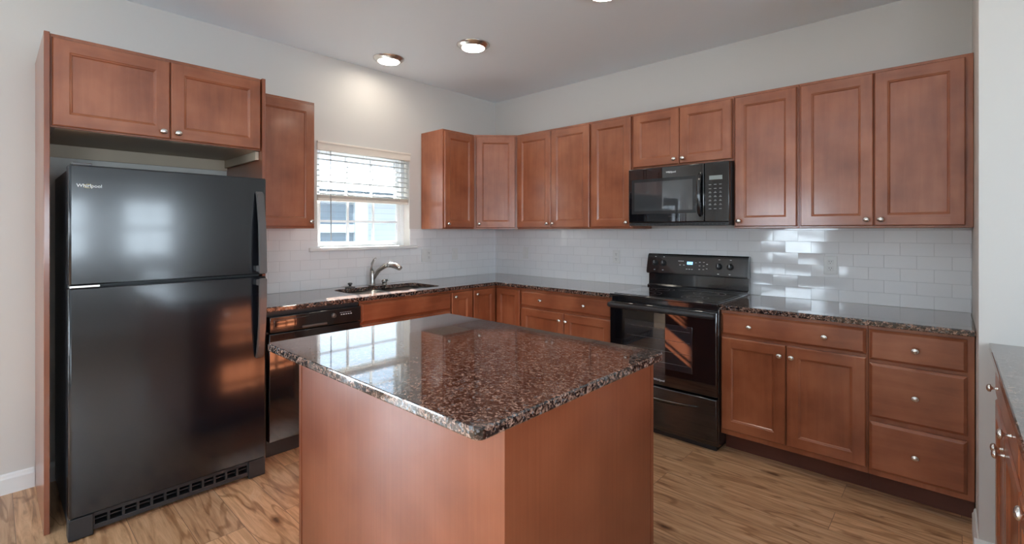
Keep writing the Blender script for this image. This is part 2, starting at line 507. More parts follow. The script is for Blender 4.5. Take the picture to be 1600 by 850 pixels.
def thing(name, label, cat, loc=(0, 0, 0), rotz=0.0, group=None, kind=None):
    o = bpy.data.objects.new(name, None); COL.objects.link(o)
    o.location = loc; o.rotation_euler = (0, 0, rotz)
    o.empty_display_size = 0.1
    if kind:
        o['kind'] = kind
    if label:
        o['label'] = label
    if cat:
        o['category'] = cat
    if group:
        o['group'] = group
    return o

def XF(o):
    return Matrix.Translation(o.location) @ Matrix.Rotation(o.rotation_euler.z, 4, 'Z')

def tag(o, label, cat, group=None):
    o['label'] = label; o['category'] = cat
    if group:
        o['group'] = group
    return o

def struct(o):
    o['kind'] = 'structure'
    return o

def wall_cells(name, plane, t0, t1, a0, a1, z0, z1, holes, mat):
    """a wall slab with real openings; plane 'x' or 'y', thickness t0..t1, span a0..a1"""
    As = sorted({a0, a1} | {h[0] for h in holes} | {h[1] for h in holes})
    Zs = sorted({z0, z1} | {h[2] for h in holes} | {h[3] for h in holes})
    def solid(i, j):
        if i < 0 or j < 0 or i >= len(As) - 1 or j >= len(Zs) - 1:
            return False
        ca, cz = (As[i] + As[i + 1]) / 2, (Zs[j] + Zs[j + 1]) / 2
        return not any(h[0] < ca < h[1] and h[2] < cz < h[3] for h in holes)
    def P(t, a, z):
        return (t, a, z) if plane == 'x' else (a, t, z)
    bm = BM()
    for i in range(len(As) - 1):
        for j in range(len(Zs) - 1):
            if not solid(i, j):
                continue
            A, B, Z, Y = As[i], As[i + 1], Zs[j], Zs[j + 1]
            for t in (t0, t1):
                quad(bm, [P(t, A, Z), P(t, B, Z), P(t, B, Y), P(t, A, Y)])
            if not solid(i - 1, j): quad(bm, [P(t0, A, Z), P(t1, A, Z), P(t1, A, Y), P(t0, A, Y)])
            if not solid(i + 1, j): quad(bm, [P(t0, B, Z), P(t1, B, Z), P(t1, B, Y), P(t0, B, Y)])
            if not solid(i, j - 1): quad(bm, [P(t0, A, Z), P(t1, A, Z), P(t1, B, Z), P(t0, B, Z)])
            if not solid(i, j + 1): quad(bm, [P(t0, A, Y), P(t1, A, Y), P(t1, B, Y), P(t0, B, Y)])
    bmesh.ops.remove_doubles(bm, verts=bm.verts, dist=1e-5)
    return struct(obj(name, bm, mat))

# ------------------------------------------------------------------ room shell
WIN = (-1.965, -1.108, 1.235, 2.062)      # the sink window opening
bm = BM(); box(bm, -T, RX + T, RY - T, T, -0.12, 0.0); struct(obj('floor', bm, M['floor']))
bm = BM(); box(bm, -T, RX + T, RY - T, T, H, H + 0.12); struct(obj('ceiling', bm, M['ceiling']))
wall_cells('wall_left', 'x', -T, 0.0, RY - T, T, 0, H, [WIN, PATIO], M['wall'])
wall_cells('wall_back', 'y', 0.0, T, 0.0, RX + T, 0, H, [], M['wall'])
WRX, WRY = 3.708, -0.93
bm = BM(); box(bm, WRX, RX, WRY, 0.0, 0, H); struct(obj('wall_right', bm, M['wall']))
wall_cells('wall_east', 'x', RX, RX + T, RY - T, 0.0, 0, H, [EAST_A, EAST_B, EAST_C], M['wall'])
wall_cells('wall_rear', 'y', RY - T, RY, 0.0, RX, 0, H, [REAR_A, REAR_B], M['wall'])

def baseboard(name, p0, p1, nrm):
    """white baseboard with a moulded top edge from p0 to p1, standing off the wall along nrm"""
    bm = BM(); d = Vector((p1[0] - p0[0], p1[1] - p0[1], 0)); nv = Vector((*nrm, 0))
    prof = [(0, 0), (0.014, 0), (0.014, 0.078), (0.010, 0.086), (0.008, 0.098), (0.004, 0.104), (0, 0.104)]
    A = [bm.verts.new(Vector((*p0, 0)) + nv * a + Vector((0, 0, z))) for a, z in prof]
    B = [bm.verts.new(Vector((*p1, 0)) + nv * a + Vector((0, 0, z))) for a, z in prof]
    k = len(prof)
    for i in range(k):
        bm.faces.new([A[i], A[(i + 1) % k], B[(i + 1) % k], B[i]])
    bm.faces.new(A); bm.faces.new(B[::-1])
    return struct(obj(name, bm, M['white']))
baseboard('baseboard_left', (0, -4.04), (0, -3.516), (1, 0))
baseboard('baseboard_corner', (0, -3.494), (0, -2.595), (1, 0))
baseboard('baseboard_right', (WRX - 0.014, WRY), (3.80, WRY), (0, -1))
baseboard('baseboard_return', (WRX, WRY), (WRX, -0.64), (-1, 0))
baseboard('baseboard_rear', (0, RY), (RX, RY), (0, 1))
baseboard('baseboard_east', (RX, RY), (RX, WRY), (-1, 0))

# ------------------------------------------------------------------ windows
def bars_frame(bm, P, a0, a1, z0, z1, t0, t1, w, bev=0.003):
    """rectangular frame of four bars, P maps (a, t, z) ranges to a box"""
    P(bm, a0, a0 + w, t0, t1, z0, z1, bev); P(bm, a1 - w, a1, t0, t1, z0, z1, bev)
    P(bm, a0 + w, a1 - w, t0, t1, z0, z0 + w, bev); P(bm, a0 + w, a1 - w, t0, t1, z1 - w, z1, bev)

def Px(bm, a0, a1, t0, t1, z0, z1, bev):
    box(bm, t0, t1, a0, a1, z0, z1, bev, seg=1)
def Py(bm, a0, a1, t0, t1, z0, z1, bev):
    box(bm, a0, a1, t0, t1, z0, z1, bev, seg=1)

def sash(P, a0, a1, z0, z1, t0, t1, cols, rows, root, w=0.042, xf=None):
    b = BM(); bars_frame(b, P, a0, a1, z0, z1, t0, t1, w)
    s = obj('sash', b, M['vinyl'], root, xf)
    tm = (t0 + t1) / 2
    g = BM(); P(g, a0 + w * .8, a1 - w * .8, tm - .003, tm + .003, z0 + w * .8, z1 - w * .8, 0)
    obj('pane', g, M['glass'], s, xf)
    m = BM()
    for i in range(1, cols):
        a = a0 + w + (a1 - a0 - 2 * w) * i / cols
        P(m, a - .009, a + .009, tm - .008, tm + .008, z0 + w, z1 - w, 0)
    for j in range(1, rows):
        z = z0 + w + (z1 - z0 - 2 * w) * j / rows
        P(m, a0 + w, a1 - w, tm - .0075, tm + .0075, z - .009, z + .009, 0)
    if cols > 1 or rows > 1:
        obj('muntin', m, M['vinyl'], s, xf)
    return s

w1 = thing('window_1', None, None, (-0.1, (WIN[0] + WIN[1]) / 2, WIN[2]), kind='structure')
X1 = XF(w1)
b = BM(); fw_ = .034
Px(b, WIN[0], WIN[0] + fw_, -.155, -.085, WIN[2], WIN[3], .003); Px(b, WIN[1] - fw_, WIN[1], -.155, -.085, WIN[2], WIN[3], .003)
Px(b, WIN[0] + fw_, WIN[1] - fw_, -.155, -.085, WIN[3] - fw_, WIN[3], .003); Px(b, WIN[0] + fw_, WIN[1] - fw_, -.155, -.085, WIN[2], WIN[2] + .006, 0)
obj('window_frame', b, M['vinyl'], w1, X1)
zm = 1.632
sash(Px, WIN[0] + .034, WIN[1] - .034, WIN[2] + .006, zm + .02, -0.115, -0.090, 3, 2, w1, .036, X1)
sash(Px, WIN[0] + .034, WIN[1] - .034, zm - .02, WIN[3] - .034, -0.148, -0.120, 3, 2, w1, xf=X1)
b = BM(); box(b, -0.085, 0.030, WIN[0] - 0.07, WIN[1] + 0.07, WIN[2] - 0.026, WIN[2] + 0.002, 0.006)
struct(obj('trim_1', b, M['white']))

# blind hung inside the opening, raised to half height
bl = thing('window_blind', 'cream slatted blind raised halfway up the window over the sink', 'blind', (-0.03, (WIN[0] + WIN[1]) / 2, 1.61))
XB = XF(bl); ya, yb = WIN[0] + .006, WIN[1] - .006
b = BM(); box(b, -0.062, -0.004, ya, yb, 2.005, 2.058, 0.003)
box(b, -0.004, 0.012, WIN[0] - .004, WIN[1] + .004, 1.998, 2.066, 0.003); box(b, -0.004, 0.019, WIN[0] - .004, WIN[1] + .004, 2.052, 2.068, 0.003)
obj('headrail', b, M['blind'], bl, XB)
for k in range(8):
    z = 1.977 - k * 0.0435
    b = BM(); a = math.radians(-19)
    strap(b, [(-0.034, ya + .004, z), (-0.034, yb - .004, z)], (0.025 * math.cos(a), 0, 0.025 * math.sin(a)), (0, 0, 0.0013))
    obj('slat', b, M['slat'], bl, XB)
b = BM()
box(b, -0.061, -0.006, ya + .004, yb - .004, 1.606, 1.628, 0.004)
for k in range(6):
    box(b, -0.059, -0.009, ya + .004, yb - .004, 1.630 + k * .0042, 1.6325 + k * .0042)
obj('bottom_rail', b, M['blind'], bl, XB)
for yy in (-1.86, -1.535, -1.21):
    b = BM(); box(b, -0.008, -0.0065, yy - .001, yy + .001, 1.62, 2.01); box(b, -0.060, -0.0585, yy - .001, yy + .001, 1.62, 2.01)
    obj('cord', b, M['slat'], bl, XB)
b = BM(); tube(b, [(0.016, -1.862, 2.0), (0.017, -1.862, 1.66), (0.017, -1.860, 1.29)], [0.003, 0.0035, 0.0042], 8)
obj('tilt_wand', b, plain('grey_wand', (0.25, 0.24, 0.23), .3), bl, XB)

def far_window(name, plane, w, t, cols, rows):
    P = Px if plane == 'x' else Py
    c = (t, (w[0] + w[1]) / 2, w[2]) if plane == 'x' else ((w[0] + w[1]) / 2, t, w[2])
    r = thing(name, None, None, c, kind='structure'); xf = XF(r)
    b = BM(); bars_frame(b, P, w[0], w[1], w[2], w[3], t - .05, t + .05, .04); obj('window_frame', b, M['vinyl'], r, xf)
    mid = (w[2] + w[3]) / 2
    sash(P, w[0] + .04, w[1] - .04, w[2] + .04, mid, t - .02, t + .02, cols, rows, r, xf=xf)
    sash(P, w[0] + .04, w[1] - .04, mid, w[3] - .04, t - .02, t + .02, cols, rows, r, xf=xf)
far_window('window_2', 'x', EAST_A, RX + .08, 2, 2)
far_window('window_3', 'x', EAST_B, RX + .08, 2, 2)
far_window('window_4', 'x', EAST_C, RX + .08, 4, 2)
far_window('window_5', 'y', REAR_A, RY - .08, 4, 2)
far_window('window_6', 'y', REAR_B, RY - .08, 4, 2)
d1 = thing('door_1', None, None, (-.08, -4.95, 0), kind='structure'); xd = XF(d1)
b = BM(); bars_frame(b, Px, PATIO[0], PATIO[1], 0, PATIO[3], -.14, -.02, .05); obj('door_frame', b, M['vinyl'], d1, xd)
sash(Px, PATIO[0] + .05, -4.93, .05, PATIO[3] - .05, -.10, -.07, 1, 1, d1, .075, xd)
sash(Px, -4.97, PATIO[1] - .05, .05, PATIO[3] - .05, -.065, -.035, 1, 1, d1, .075, xd)

# ------------------------------------------------------------------ backsplash
bs = BM(); box(bs, 0.0095, WRX - .001, -0.009, -0.0004, 0.9145, 1.384); o = obj('tile_backsplash', bs, M['tile_x'])
tag(o, 'white subway tile backsplash behind the range, on the wall with the microwave', 'backsplash')
hole = (WIN[0] - .07, WIN[1] + .07)
bs = BM()
box(bs, .0004, .009, -2.573, hole[0], .9145, 1.384); box(bs, .0004, .009, hole[0], hole[1], .9145, WIN[2] - .0265)
box(bs, .0004, .009, hole[1], -.0004, .9145, 1.384)
box(bs, .0004, .009, hole[0], WIN[0], WIN[2] + .0025, 1.384); box(bs, .0004, .009, WIN[1], hole[1], WIN[2] + .0025, 1.384)
o = obj('tile_backsplash', bs, M['tile_y'])
tag(o, 'white subway tile backsplash behind the sink and under the window', 'backsplash')

# ------------------------------------------------------------------ cabinets
def knob_bm(x, y, z):
    bm = BM()
    lathe(bm, [(0.0075, 0), (0.0075, 0.002), (0.0048, 0.006), (0.0045, 0.014), (0.008, 0.018), (0.0155, 0.020), (0.0168, 0.023), (0.0150, 0.0275), (0.009, 0.031), (0.0, 0.0322)],
          (x, y, z), (0, -1, 0), 20, sx=1.0, sy=0.86)
    return bm

def panel_door(x0, x1, z0, z1, yb, w=0.058, th=0.020):
    """door with butt-jointed frame and a recessed panel; yb is the back plane, front is at yb-th"""
    bm = BM(); yf = yb - th; e = 0.005
    def ring(i0, ya, i1, yb_, mi=(0, 0)):
        a = [(x0 + i0, z0 + i0), (x1 - i0, z0 + i0), (x1 - i0, z1 - i0), (x0 + i0, z1 - i0)]
        c = [(x0 + i1, z0 + i1), (x1 - i1, z0 + i1), (x1 - i1, z1 - i1), (x0 + i1, z1 - i1)]
        for k in range(4):
            k2 = (k + 1) % 4
            quad(bm, [(a[k][0], ya, a[k][1]), (a[k2][0], ya, a[k2][1]), (c[k2][0], yb_, c[k2][1]), (c[k][0], yb_, c[k][1])], mi[k % 2])
    quad(bm, [(x0, yb, z0), (x1, yb, z0), (x1, yb, z1), (x0, yb, z1)])
    ring(0, yb, 0, yf + e, (1, 0)); ring(0, yf + e, e, yf, (1, 0))
    X0, X1, Z0, Z1 = x0 + e, x1 - e, z0 + e, z1 - e
    quad(bm, [(X0, yf, Z0), (x0 + w, yf, Z0), (x0 + w, yf, Z1), (X0, yf, Z1)])
    quad(bm, [(x1 - w, yf, Z0), (X1, yf, Z0), (X1, yf, Z1), (x1 - w, yf, Z1)])
    quad(bm, [(x0 + w, yf, Z0), (x1 - w, yf, Z0), (x1 - w, yf, z0 + w), (x0 + w, yf, z0 + w)], 1)
    quad(bm, [(x0 + w, yf, z1 - w), (x1 - w, yf, z1 - w), (x1 - w, yf, Z1), (x0 + w, yf, Z1)], 1)
    ring(w, yf, w + .003, yf + .003, (1, 0)); ring(w + .003, yf + .003, w + .0075, yf + .0045, (1, 0)); ring(w + .0075, yf + .0045, w + .012, yf + .0095, (1, 0))
    i = w + .012
    quad(bm, [(x0 + i, yf + .0095, z0 + i), (x1 - i, yf + .0095, z0 + i), (x1 - i, yf + .0095, z1 - i), (x0 + i, yf + .0095, z1 - i)])
    return bm

def slab_front(x0, x1, z0, z1, yb, th=0.020):
    bm = BM(); yf = yb - th; L = [(0, yb), (0, yf + .011), (.003, yf + .008), (.010, yf + .002), (.013, yf)]
    def rect(i, y):
        return [(x0 + i, y, z0 + i), (x1 - i, y, z0 + i), (x1 - i, y, z1 - i), (x0 + i, y, z1 - i)]
    quad(bm, rect(0, yb))
    for (i0, ya), (i1, yc) in zip(L, L[1:]):
        a, c = rect(i0, ya), rect(i1, yc)
        for k in range(4):
            quad(bm, [a[k], a[(k + 1) % 4], c[(k + 1) % 4], c[k]])
    quad(bm, rect(L[-1][0], yf))
    return bm

def cabinet(name, label, group, loc, rotz, Wd, Dp, Z0, Z1, doors=(), drawers=(), kick=0.0, fill=(0, 0), ends=(1, 1), under=False, cat='cabinet', floor_z=0.0, cut=None):
    """local frame: x across the front, front faces -y, back on y=0, z from the floor. doors: (x0,x1,z0,z1,knob) drawers: (x0,x1,z0,z1,[knob x])"""
    r = thing(name, label, cat, loc, rotz, group)
    fz = loc[2]
    b = BM(); e = 0.0005
    box(b, e, Wd - e, -Dp, -0.0105 if True else 0, Z0 - fz, Z1 - fz, 0.0015, seg=1)
    if under:
        box(b, .018, Wd - .018, -Dp + .02, -.02, Z0 - fz - .0006, Z0 - fz + .001, mi=1)
    obj('carcass', b, [M['cherry_v'], M['cab_inside']], r)
    if kick:
        b = BM(); box(b, e, Wd - e, -Dp + 0.09, -0.0105, 0.001, kick, 0.0)
        obj('toe_kick', b, M['cherry_edge2'], r)
    for (x0, x1, z0, z1, kb) in doors:
        w = min(0.058, (x1 - x0) * 0.26)
        d = obj('door', panel_door(x0, x1, z0 - fz, z1 - fz, -Dp - .0012, w), [M['cherry_v'], M['cherry_h']], r)
        if kb:
            obj('knob', knob_bm(kb[0], -Dp - .0212, kb[1] - fz), M['nickel'], d)
    for (x0, x1, z0, z1, ks) in drawers:
        d = obj('drawer', slab_front(x0, x1, z0 - fz, z1 - fz, -Dp - .0012), M['cherry_h'], r)
        for kx in ks:
            obj('knob', knob_bm(kx, -Dp - .0212, (z0 + z1) / 2 - fz - .002), M['nickel'], d)
    return r
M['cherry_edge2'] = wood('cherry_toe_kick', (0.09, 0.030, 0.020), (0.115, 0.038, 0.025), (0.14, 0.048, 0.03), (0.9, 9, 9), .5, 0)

UZ0, UZ1, UD = 1.385, 2.268, 0.322
DZ0, DZ1 = 1.397, 2.250
GU = 'wall cabinets'
def upper(label, x0, x1, splits, knobs, z0=UZ0, dz0=DZ0, fillr=0.0):
    """wall cabinet on the range wall between x0 and x1"""
    Wd = x1 - x0; ds = []
    ed = [0.010] + [s - x0 for s in splits] + [Wd - 0.010 - fillr]
    for i in range(len(ed) - 1):
        a = ed[i] + (0.002 if i else 0); c = ed[i + 1] - (0.002 if i < len(ed) - 2 else 0)
        k = knobs[i]
        kx = a + .030 if k == 'l' else c - .030
        ds.append((a, c, dz0, DZ1, (kx, dz0 + .035)))
    return cabinet('wall_cabinet', label, GU, (x0, 0, z0), 0, Wd, UD, z0, UZ1, ds, under=True)
upper('two-door cherry wall cabinet right beside the angled corner cabinet', 0.614, 1.432, [1.023], ['r', 'l'])
upper('single-door cherry wall cabinet immediately left of the microwave', 1.432, 1.812, [], ['r'])
upper('short two-door cherry cabinet mounted above the black microwave', 1.812, 2.556, [2.186], ['r', 'l'], 1.835, 1.850)
upper('single-door cherry wall cabinet immediately right of the microwave', 2.556, 2.936, [], ['l'])
upper('large two-door cherry wall cabinet at the right end by the wall corner', 2.936, 3.7075, [3.305], ['r', 'l'], fillr=0.020)
# diagonal corner cabinet
q = UD
r = thing('corner_wall_cabinet', 'angled single-door cherry wall cabinet set across the inside corner', 'cabinet', (0, 0, UZ0), 0, GU)
xf = XF(r)
b = BM(); prism(b, [(.0105, -.0105), (.0105, -.6135), (q, -.6135), (.6135, -q), (.6135, -.0105)], UZ0, UZ1)
obj('carcass', b, M['cherry_v'], r, xf)
p0, p1 = Vector((q, -.6135, 0)), Vector((.6135, -q, 0)); ln = (p1 - p0).length
mt = Matrix.Translation(p0) @ Matrix.Rotation(PI / 4, 4, 'Z')
b = panel_door(.022, ln - .022, DZ0, DZ1, -.0012); b.transform(mt); d = obj('door', b, [M['cherry_v'], M['cherry_h']], r, xf)
b = knob_bm(.022 + .03, -.0212, DZ0 + .035); b.transform(mt); obj('knob', b, M['nickel'], d, xf)
# window wall uppers
cabinet('wall_cabinet', 'single-door cherry wall cabinet just right of the sink window', GU, (0, -.985, UZ0), PI / 2, .371, UD, UZ0, UZ1,
        [(.010, .361, DZ0, DZ1, (.040, DZ0 + .035))], under=True)
cabinet('wall_cabinet', 'single-door cherry wall cabinet between the refrigerator and the sink window', GU, (0, -2.568, UZ0), PI / 2, .432, UD, UZ0, UZ1,
        [(.012, .424, DZ0, DZ1, (.424 - .030, DZ0 + .035))], under=True)
# over the refrigerator
FZ0 = 1.842
cabinet('wall_cabinet', 'deep two-door cherry cabinet mounted above the black refrigerator', GU, (0, -3.4935, FZ0), PI / 2, .900, .607, FZ0, UZ1,
        [(.006, .450, FZ0 + .006, DZ1, (.420, FZ0 + .038)), (.454, .894, FZ0 + .006, DZ1, (.484, FZ0 + .038))], under=True)
b = BM(); box(b, .0005, .020, -3.492, -2.595, 1.772, 1.840); box(b, .02, .58, -2.612, -2.5945, 1.79, 1.84)
o = obj('mounting_rail', b, M['cab_inside']); tag(o, 'pale wooden mounting rail under the cabinet above the refrigerator', 'rail')
for y0, y1, lb in ((-3.5145, -3.4945, 'tall cherry end panel standing left of the refrigerator down to the floor'),
                   (-2.5925, -2.5735, 'tall cherry end panel between the refrigerator and the dishwasher')):
    b = BM(); box(b, .0155, .630, y0, y1, .0005, UZ1, .0015, seg=1); box(b, .0005, .016, y0, y1, .105, UZ1)
    tag(obj('end_panel', b, M['laminate']), lb, 'panel')

# base cabinets
BZ0, BZ1, BD = 0.115, 0.8825, 0.607
KZ = 0.115
DB0, DB1, DR0, DR1 = 0.150, 0.715, 0.733, 0.864
GB = 'base cabinets'
def base_two(label, loc, rot, Wd, split, kn, extra=0.0, ko=.027):
    return cabinet('base_cabinet', label, GB, loc, rot, Wd, BD, BZ0, BZ1,
        [(.008, split - .003, DB0, DB1, (split - .003 - ko, DB1 - .058)), (split + .003, Wd - .008 - extra, DB0, DB1, (split + .003 + ko, DB1 - .058))],
        [(.008, Wd - .008 - extra, DR0, DR1, kn)], kick=KZ)
base_two('cherry base cabinet left of the range, one wide drawer over two doors', (.915, 0, 0), 0, .893, .460, [.234, .658])
base_two('cherry base cabinet right of the range, one wide drawer over two doors', (2.569, 0, 0), 0, .739, .364, [.173, .551])
cabinet('drawer_cabinet', 'three-drawer cherry base cabinet at the right end of the range wall', GB, (3.308, 0, 0), 0, .397, BD, BZ0, BZ1, [],
        [(.006, .371, .710, .864, [.187]), (.006, .371, .418, .693, [.187]), (.006, .371, .145, .392, [.187])], kick=KZ)
# L-shaped corner base cabinet
r = thing('corner_base_cabinet', 'L-shaped cherry corner base cabinet with two tall doors meeting in the corner', 'cabinet', (0, 0, 0), 0, GB)
b = BM(); prism(b, [(.0105, -.0105), (.0105, -.8995), (BD, -.8995), (BD, -BD), (.9145, -BD), (.9145, -.0105)], BZ0, BZ1); obj('carcass', b, M['cherry_v'], r)
b = BM(); prism(b, [(.0105, -.0105), (.0105, -.8995), (BD - .09, -.8995), (BD - .09, -BD + .09), (.9145, -BD + .09), (.9145, -.0105)], .001, KZ); obj('toe_kick', b, M['cherry_edge2'], r)
d = obj('door', panel_door(BD + .026, .908, DB0, DR1, -BD - .0012, .05), [M['cherry_v'], M['cherry_h']], r)
mt = Matrix.Rotation(PI / 2, 4, 'Z')
b = panel_door(-.893, -BD - .026, DB0, DR1, -BD - .0012, .05); b.transform(mt); d = obj('door', b, [M['cherry_v'], M['cherry_h']], r)
b = knob_bm(-.893 + .024, -BD - .0212, DR1 - .038); b.transform(mt); obj('knob', b, M['nickel'], d)
cabinet('base_cabinet', 'narrow one-door cherry base cabinet just right of the sink cabinet', GB, (0, -1.140, 0), PI / 2, .240, BD, BZ0, BZ1,
        [(.006, .234, DB0, DR1, (.030, DR1 - .038))], kick=KZ)
# sink base is built as an open box so the bowls hang free in it
r = thing('sink_cabinet', 'cherry sink base cabinet with a plain false drawer front, right of the dishwasher', 'cabinet', (0, -1.952, 0), PI / 2, GB)
Ws = .811; b = BM()
box(b, .0005, .018, -BD, -.0105, BZ0, BZ1); box(b, Ws - .018, Ws - .0005, -BD, -.0105, BZ0, BZ1); box(b, .018, Ws - .018, -BD, -.0105, BZ0, BZ0 + .018)
box(b, .018, Ws - .018, -BD, -BD + .018, DB1 - .01, BZ1); box(b, .018, Ws - .018, -BD, -BD + .018, BZ0 + .018, BZ0 + .04)
obj('carcass', b, M['cherry_v'], r)
b = BM(); box(b, .0005, Ws - .0005, -BD + .09, -.0105, .001, KZ - .001); obj('toe_kick', b, M['cherry_edge2'], r)
obj('false_front', slab_front(.006, Ws - .006, DR0 - .002, DR1, -BD - .0012), M['cherry_h'], r)
for a, c, kx in ((.006, Ws / 2 - .002, Ws / 2 - .03), (Ws / 2 + .002, Ws - .006, Ws / 2 + .03)):
    d = obj('door', panel_door(a, c, DB0, DB1, -BD - .0012), [M['cherry_v'], M['cherry_h']], r)
    obj('knob', knob_bm(kx, -BD - .0212, DB1 - .058), M['nickel'], d)

# right-hand run facing the camera's left
RFX = 3.772
base_x = RFX + BD - .0105 + .0105
def rrun(label, y0, Wd, **k):
    r = base_two(label, (RFX + BD, y0, 0), -PI / 2, Wd, Wd / 2, k['kn'])
    return r
rrun('cherry base cabinet at the right picture edge, nearer the wall, with two drawer knobs', -1.020, .914, kn=[.19, .73])
rrun('cherry base cabinet at the right picture edge, nearest the camera, with one drawer knob', -1.934, .66, kn=[.33])
b = BM(); box(b, RFX, RFX + BD - .012, -1.0195, -.945, BZ0, BZ1); tag(obj('filler_panel', b, M['cherry_v']), 'narrow cherry filler strip between the right-hand cabinets and the wall', 'panel')

# ------------------------------------------------------------------ island
IX0, IX1, IY0, IY1 = 1.622, 2.800, -2.800, -1.992
isl = thing('kitchen_island', 'cherry laminate island cabinet standing alone in the middle of the kitchen', 'island', ((IX0 + IX1) / 2, (IY0 + IY1) / 2, 0))
xi = XF(isl)
b = BM(); box(b, IX0 + .022, IX1 - .006, IY0 + .006, IY1 - .006, .10, .8835); obj('carcass', b, M['cherry_v'], isl, xi)
b = BM(); box(b, IX0 + .1, IX1 - .006, IY0 + .006, IY1 - .006, .0008, .10); obj('toe_kick', b, M['cherry_edge2'], isl, xi)
b = BM(); box(b, IX0, IX1 - .0185, IY0, IY0 + .006, .0008, .8835); obj('side_panel', b, M['laminate'], isl, xi)
b = BM(); box(b, IX0, IX1 - .0185, IY1 - .006, IY1, .0008, .8835); obj('side_panel', b, M['laminate'], isl, xi)
b = BM(); box(b, IX1 - .006, IX1, IY0 + .019, IY1 - .019, .0008, .8835); obj('side_panel', b, M['laminate'], isl, xi)
for yy, s in ((IY0, 1), (IY1, -1)):
    b = BM()
    prism(b, [(IX1 + .0015, yy - s * .0015), (IX1 + .0015, yy + s * .018), (IX1 - .005, yy + s * .018), (IX1 - .005, yy + s * .005), (IX1 - .018, yy + s * .005), (IX1 - .018, yy - s * .0015)][::s], .0008, .8835)
    obj('corner_trim', b, M['laminate'], isl, xi)
b = BM(); box(b, IX0 - .004, IX0 + .016, IY0 - .003, IY0 + .003 - .003, .0008, .8835); obj('corner_trim', b, M['laminate'], isl, xi)
mtw = Matrix.Translation((IX0 + .022, IY1, 0)) @ Matrix.Rotation(-PI / 2, 4, 'Z')
Wi = IY1 - IY0
for a, c, kx in ((.012, Wi / 2 - .003, Wi / 2 - .03), (Wi / 2 + .003, Wi - .012, Wi / 2 + .03)):
    b = panel_door(a, c, .13, DB1, -.0012); b.transform(mtw); d = obj('door', b, [M['cherry_v'], M['cherry_v']], isl, xi)
    b = knob_bm(kx, -.0212, DB1 - .05); b.transform(mtw); obj('knob', b, M['nickel'], d, xi)
    b = slab_front(a, c, DR0, DR1, -.0012); b.transform(mtw); d = obj('drawer', b, M['cherry_v'], isl, xi)
    b = knob_bm((a + c) / 2, -.0212, (DR0 + DR1) / 2); b.transform(mtw); obj('knob', b, M['nickel'], d, xi)

# ------------------------------------------------------------------ worktops
def slab(name, label, outline, holes=(), z0=.884, z1=.914, rnd=None):
    """granite slab from an outline with eased edges; holes are inner outlines"""
    pts = [Vector(p) for p in outline]; n0 = len(pts); edges = [(i, (i + 1) % n0) for i in range(n0)]
    for h in holes:
        s = len(pts); pts += [Vector(p) for p in h]; edges += [(s + i, s + (i + 1) % len(h)) for i in range(len(h))]
    vs, es, fs, *_ = delaunay_2d_cdt(pts, edges, [], 0, 1e-5)
    def inside(p, poly):
        c = False; m = len(poly)
        for i in range(m):
            x1_, y1_ = poly[i]; x2_, y2_ = poly[(i + 1) % m]
            if (y1_ > p[1]) != (y2_ > p[1]) and p[0] < (x2_ - x1_) * (p[1] - y1_) / (y2_ - y1_) + x1_:
                c = not c
        return c
    bm = BM(); top = [bm.verts.new((v.x, v.y, z1)) for v in vs]
    for f in fs:
        c = (sum(vs[i].x for i in f) / len(f), sum(vs[i].y for i in f) / len(f))
        if inside(c, outline) and not any(inside(c, h) for h in holes):
            bm.faces.new([top[i] for i in f])
    for v in list(bm.verts):
        if not v.link_faces:
            bm.verts.remove(v)
    bmesh.ops.recalc_face_normals(bm, faces=bm.faces)
    be = [e for e in bm.edges if len(e.link_faces) == 1]
    r = bmesh.ops.extrude_face_region(bm, geom=list(bm.faces))
    nv = [g for g in r['geom'] if isinstance(g, bmesh.types.BMVert)]
    for v in nv:
        v.co.z = z0
    bmesh.ops.recalc_face_normals(bm, faces=bm.faces)
    ed = [e for e in bm.edges if len(e.link_faces) == 2 and abs(e.verts[0].co.z - e.verts[1].co.z) < 1e-4 and e.calc_face_angle(0) > 1.0]
    rr = bmesh.ops.bevel(bm, geom=ed, offset=.0045, segments=2, affect='EDGES', profile=.5)
    o = obj(name, bm, M['granite'])
    tag(o, label, 'countertop')
    return o

def rounded(x0, x1, y0, y1, r, n=5, corners=(1, 1, 1, 1)):
    out = []
    for (cx, cy, a0, on) in ((x0 + r, y0 + r, PI, corners[0]), (x1 - r, y0 + r, 1.5 * PI, corners[1]), (x1 - r, y1 - r, 0, corners[2]), (x0 + r, y1 - r, .5 * PI, corners[3])):
        if on:
            for k in range(n + 1):
                a = a0 + k * PI / 2 / n; out.append((cx + r * math.cos(a), cy + r * math.sin(a)))
        else:
            sx = x0 if cx < (x0 + x1) / 2 else x1; sy = y0 if cy < (y0 + y1) / 2 else y1
            out.append((sx, sy))
    return out
SK = (.135, .535, -1.915, -1.165)      # sink opening
CF = .6475
slab('granite_countertop', 'L-shaped brown speckled granite worktop holding the sink, left of the range',
     [(.0095, -2.5725), (CF, -2.5725), (CF, -CF), (1.8115, -CF), (1.8115, -.0095), (.0095, -.0095)], [rounded(*SK, .06)])
slab('granite_countertop', 'brown speckled granite worktop right of the range, against the subway tile',
     [(2.5735, -CF), (3.7060, -CF), (3.7060, -.0095), (2.5735, -.0095)])
slab('granite_countertop', 'polished brown granite slab on top of the island', rounded(1.580, 2.832, -2.920, -1.964, .022))
slab('granite_countertop', 'grey-looking granite worktop cut by the right edge of the picture', [(3.737, -2.62), (4.42, -2.62), (4.42, WRY - .0005), (3.737, WRY - .0005)])

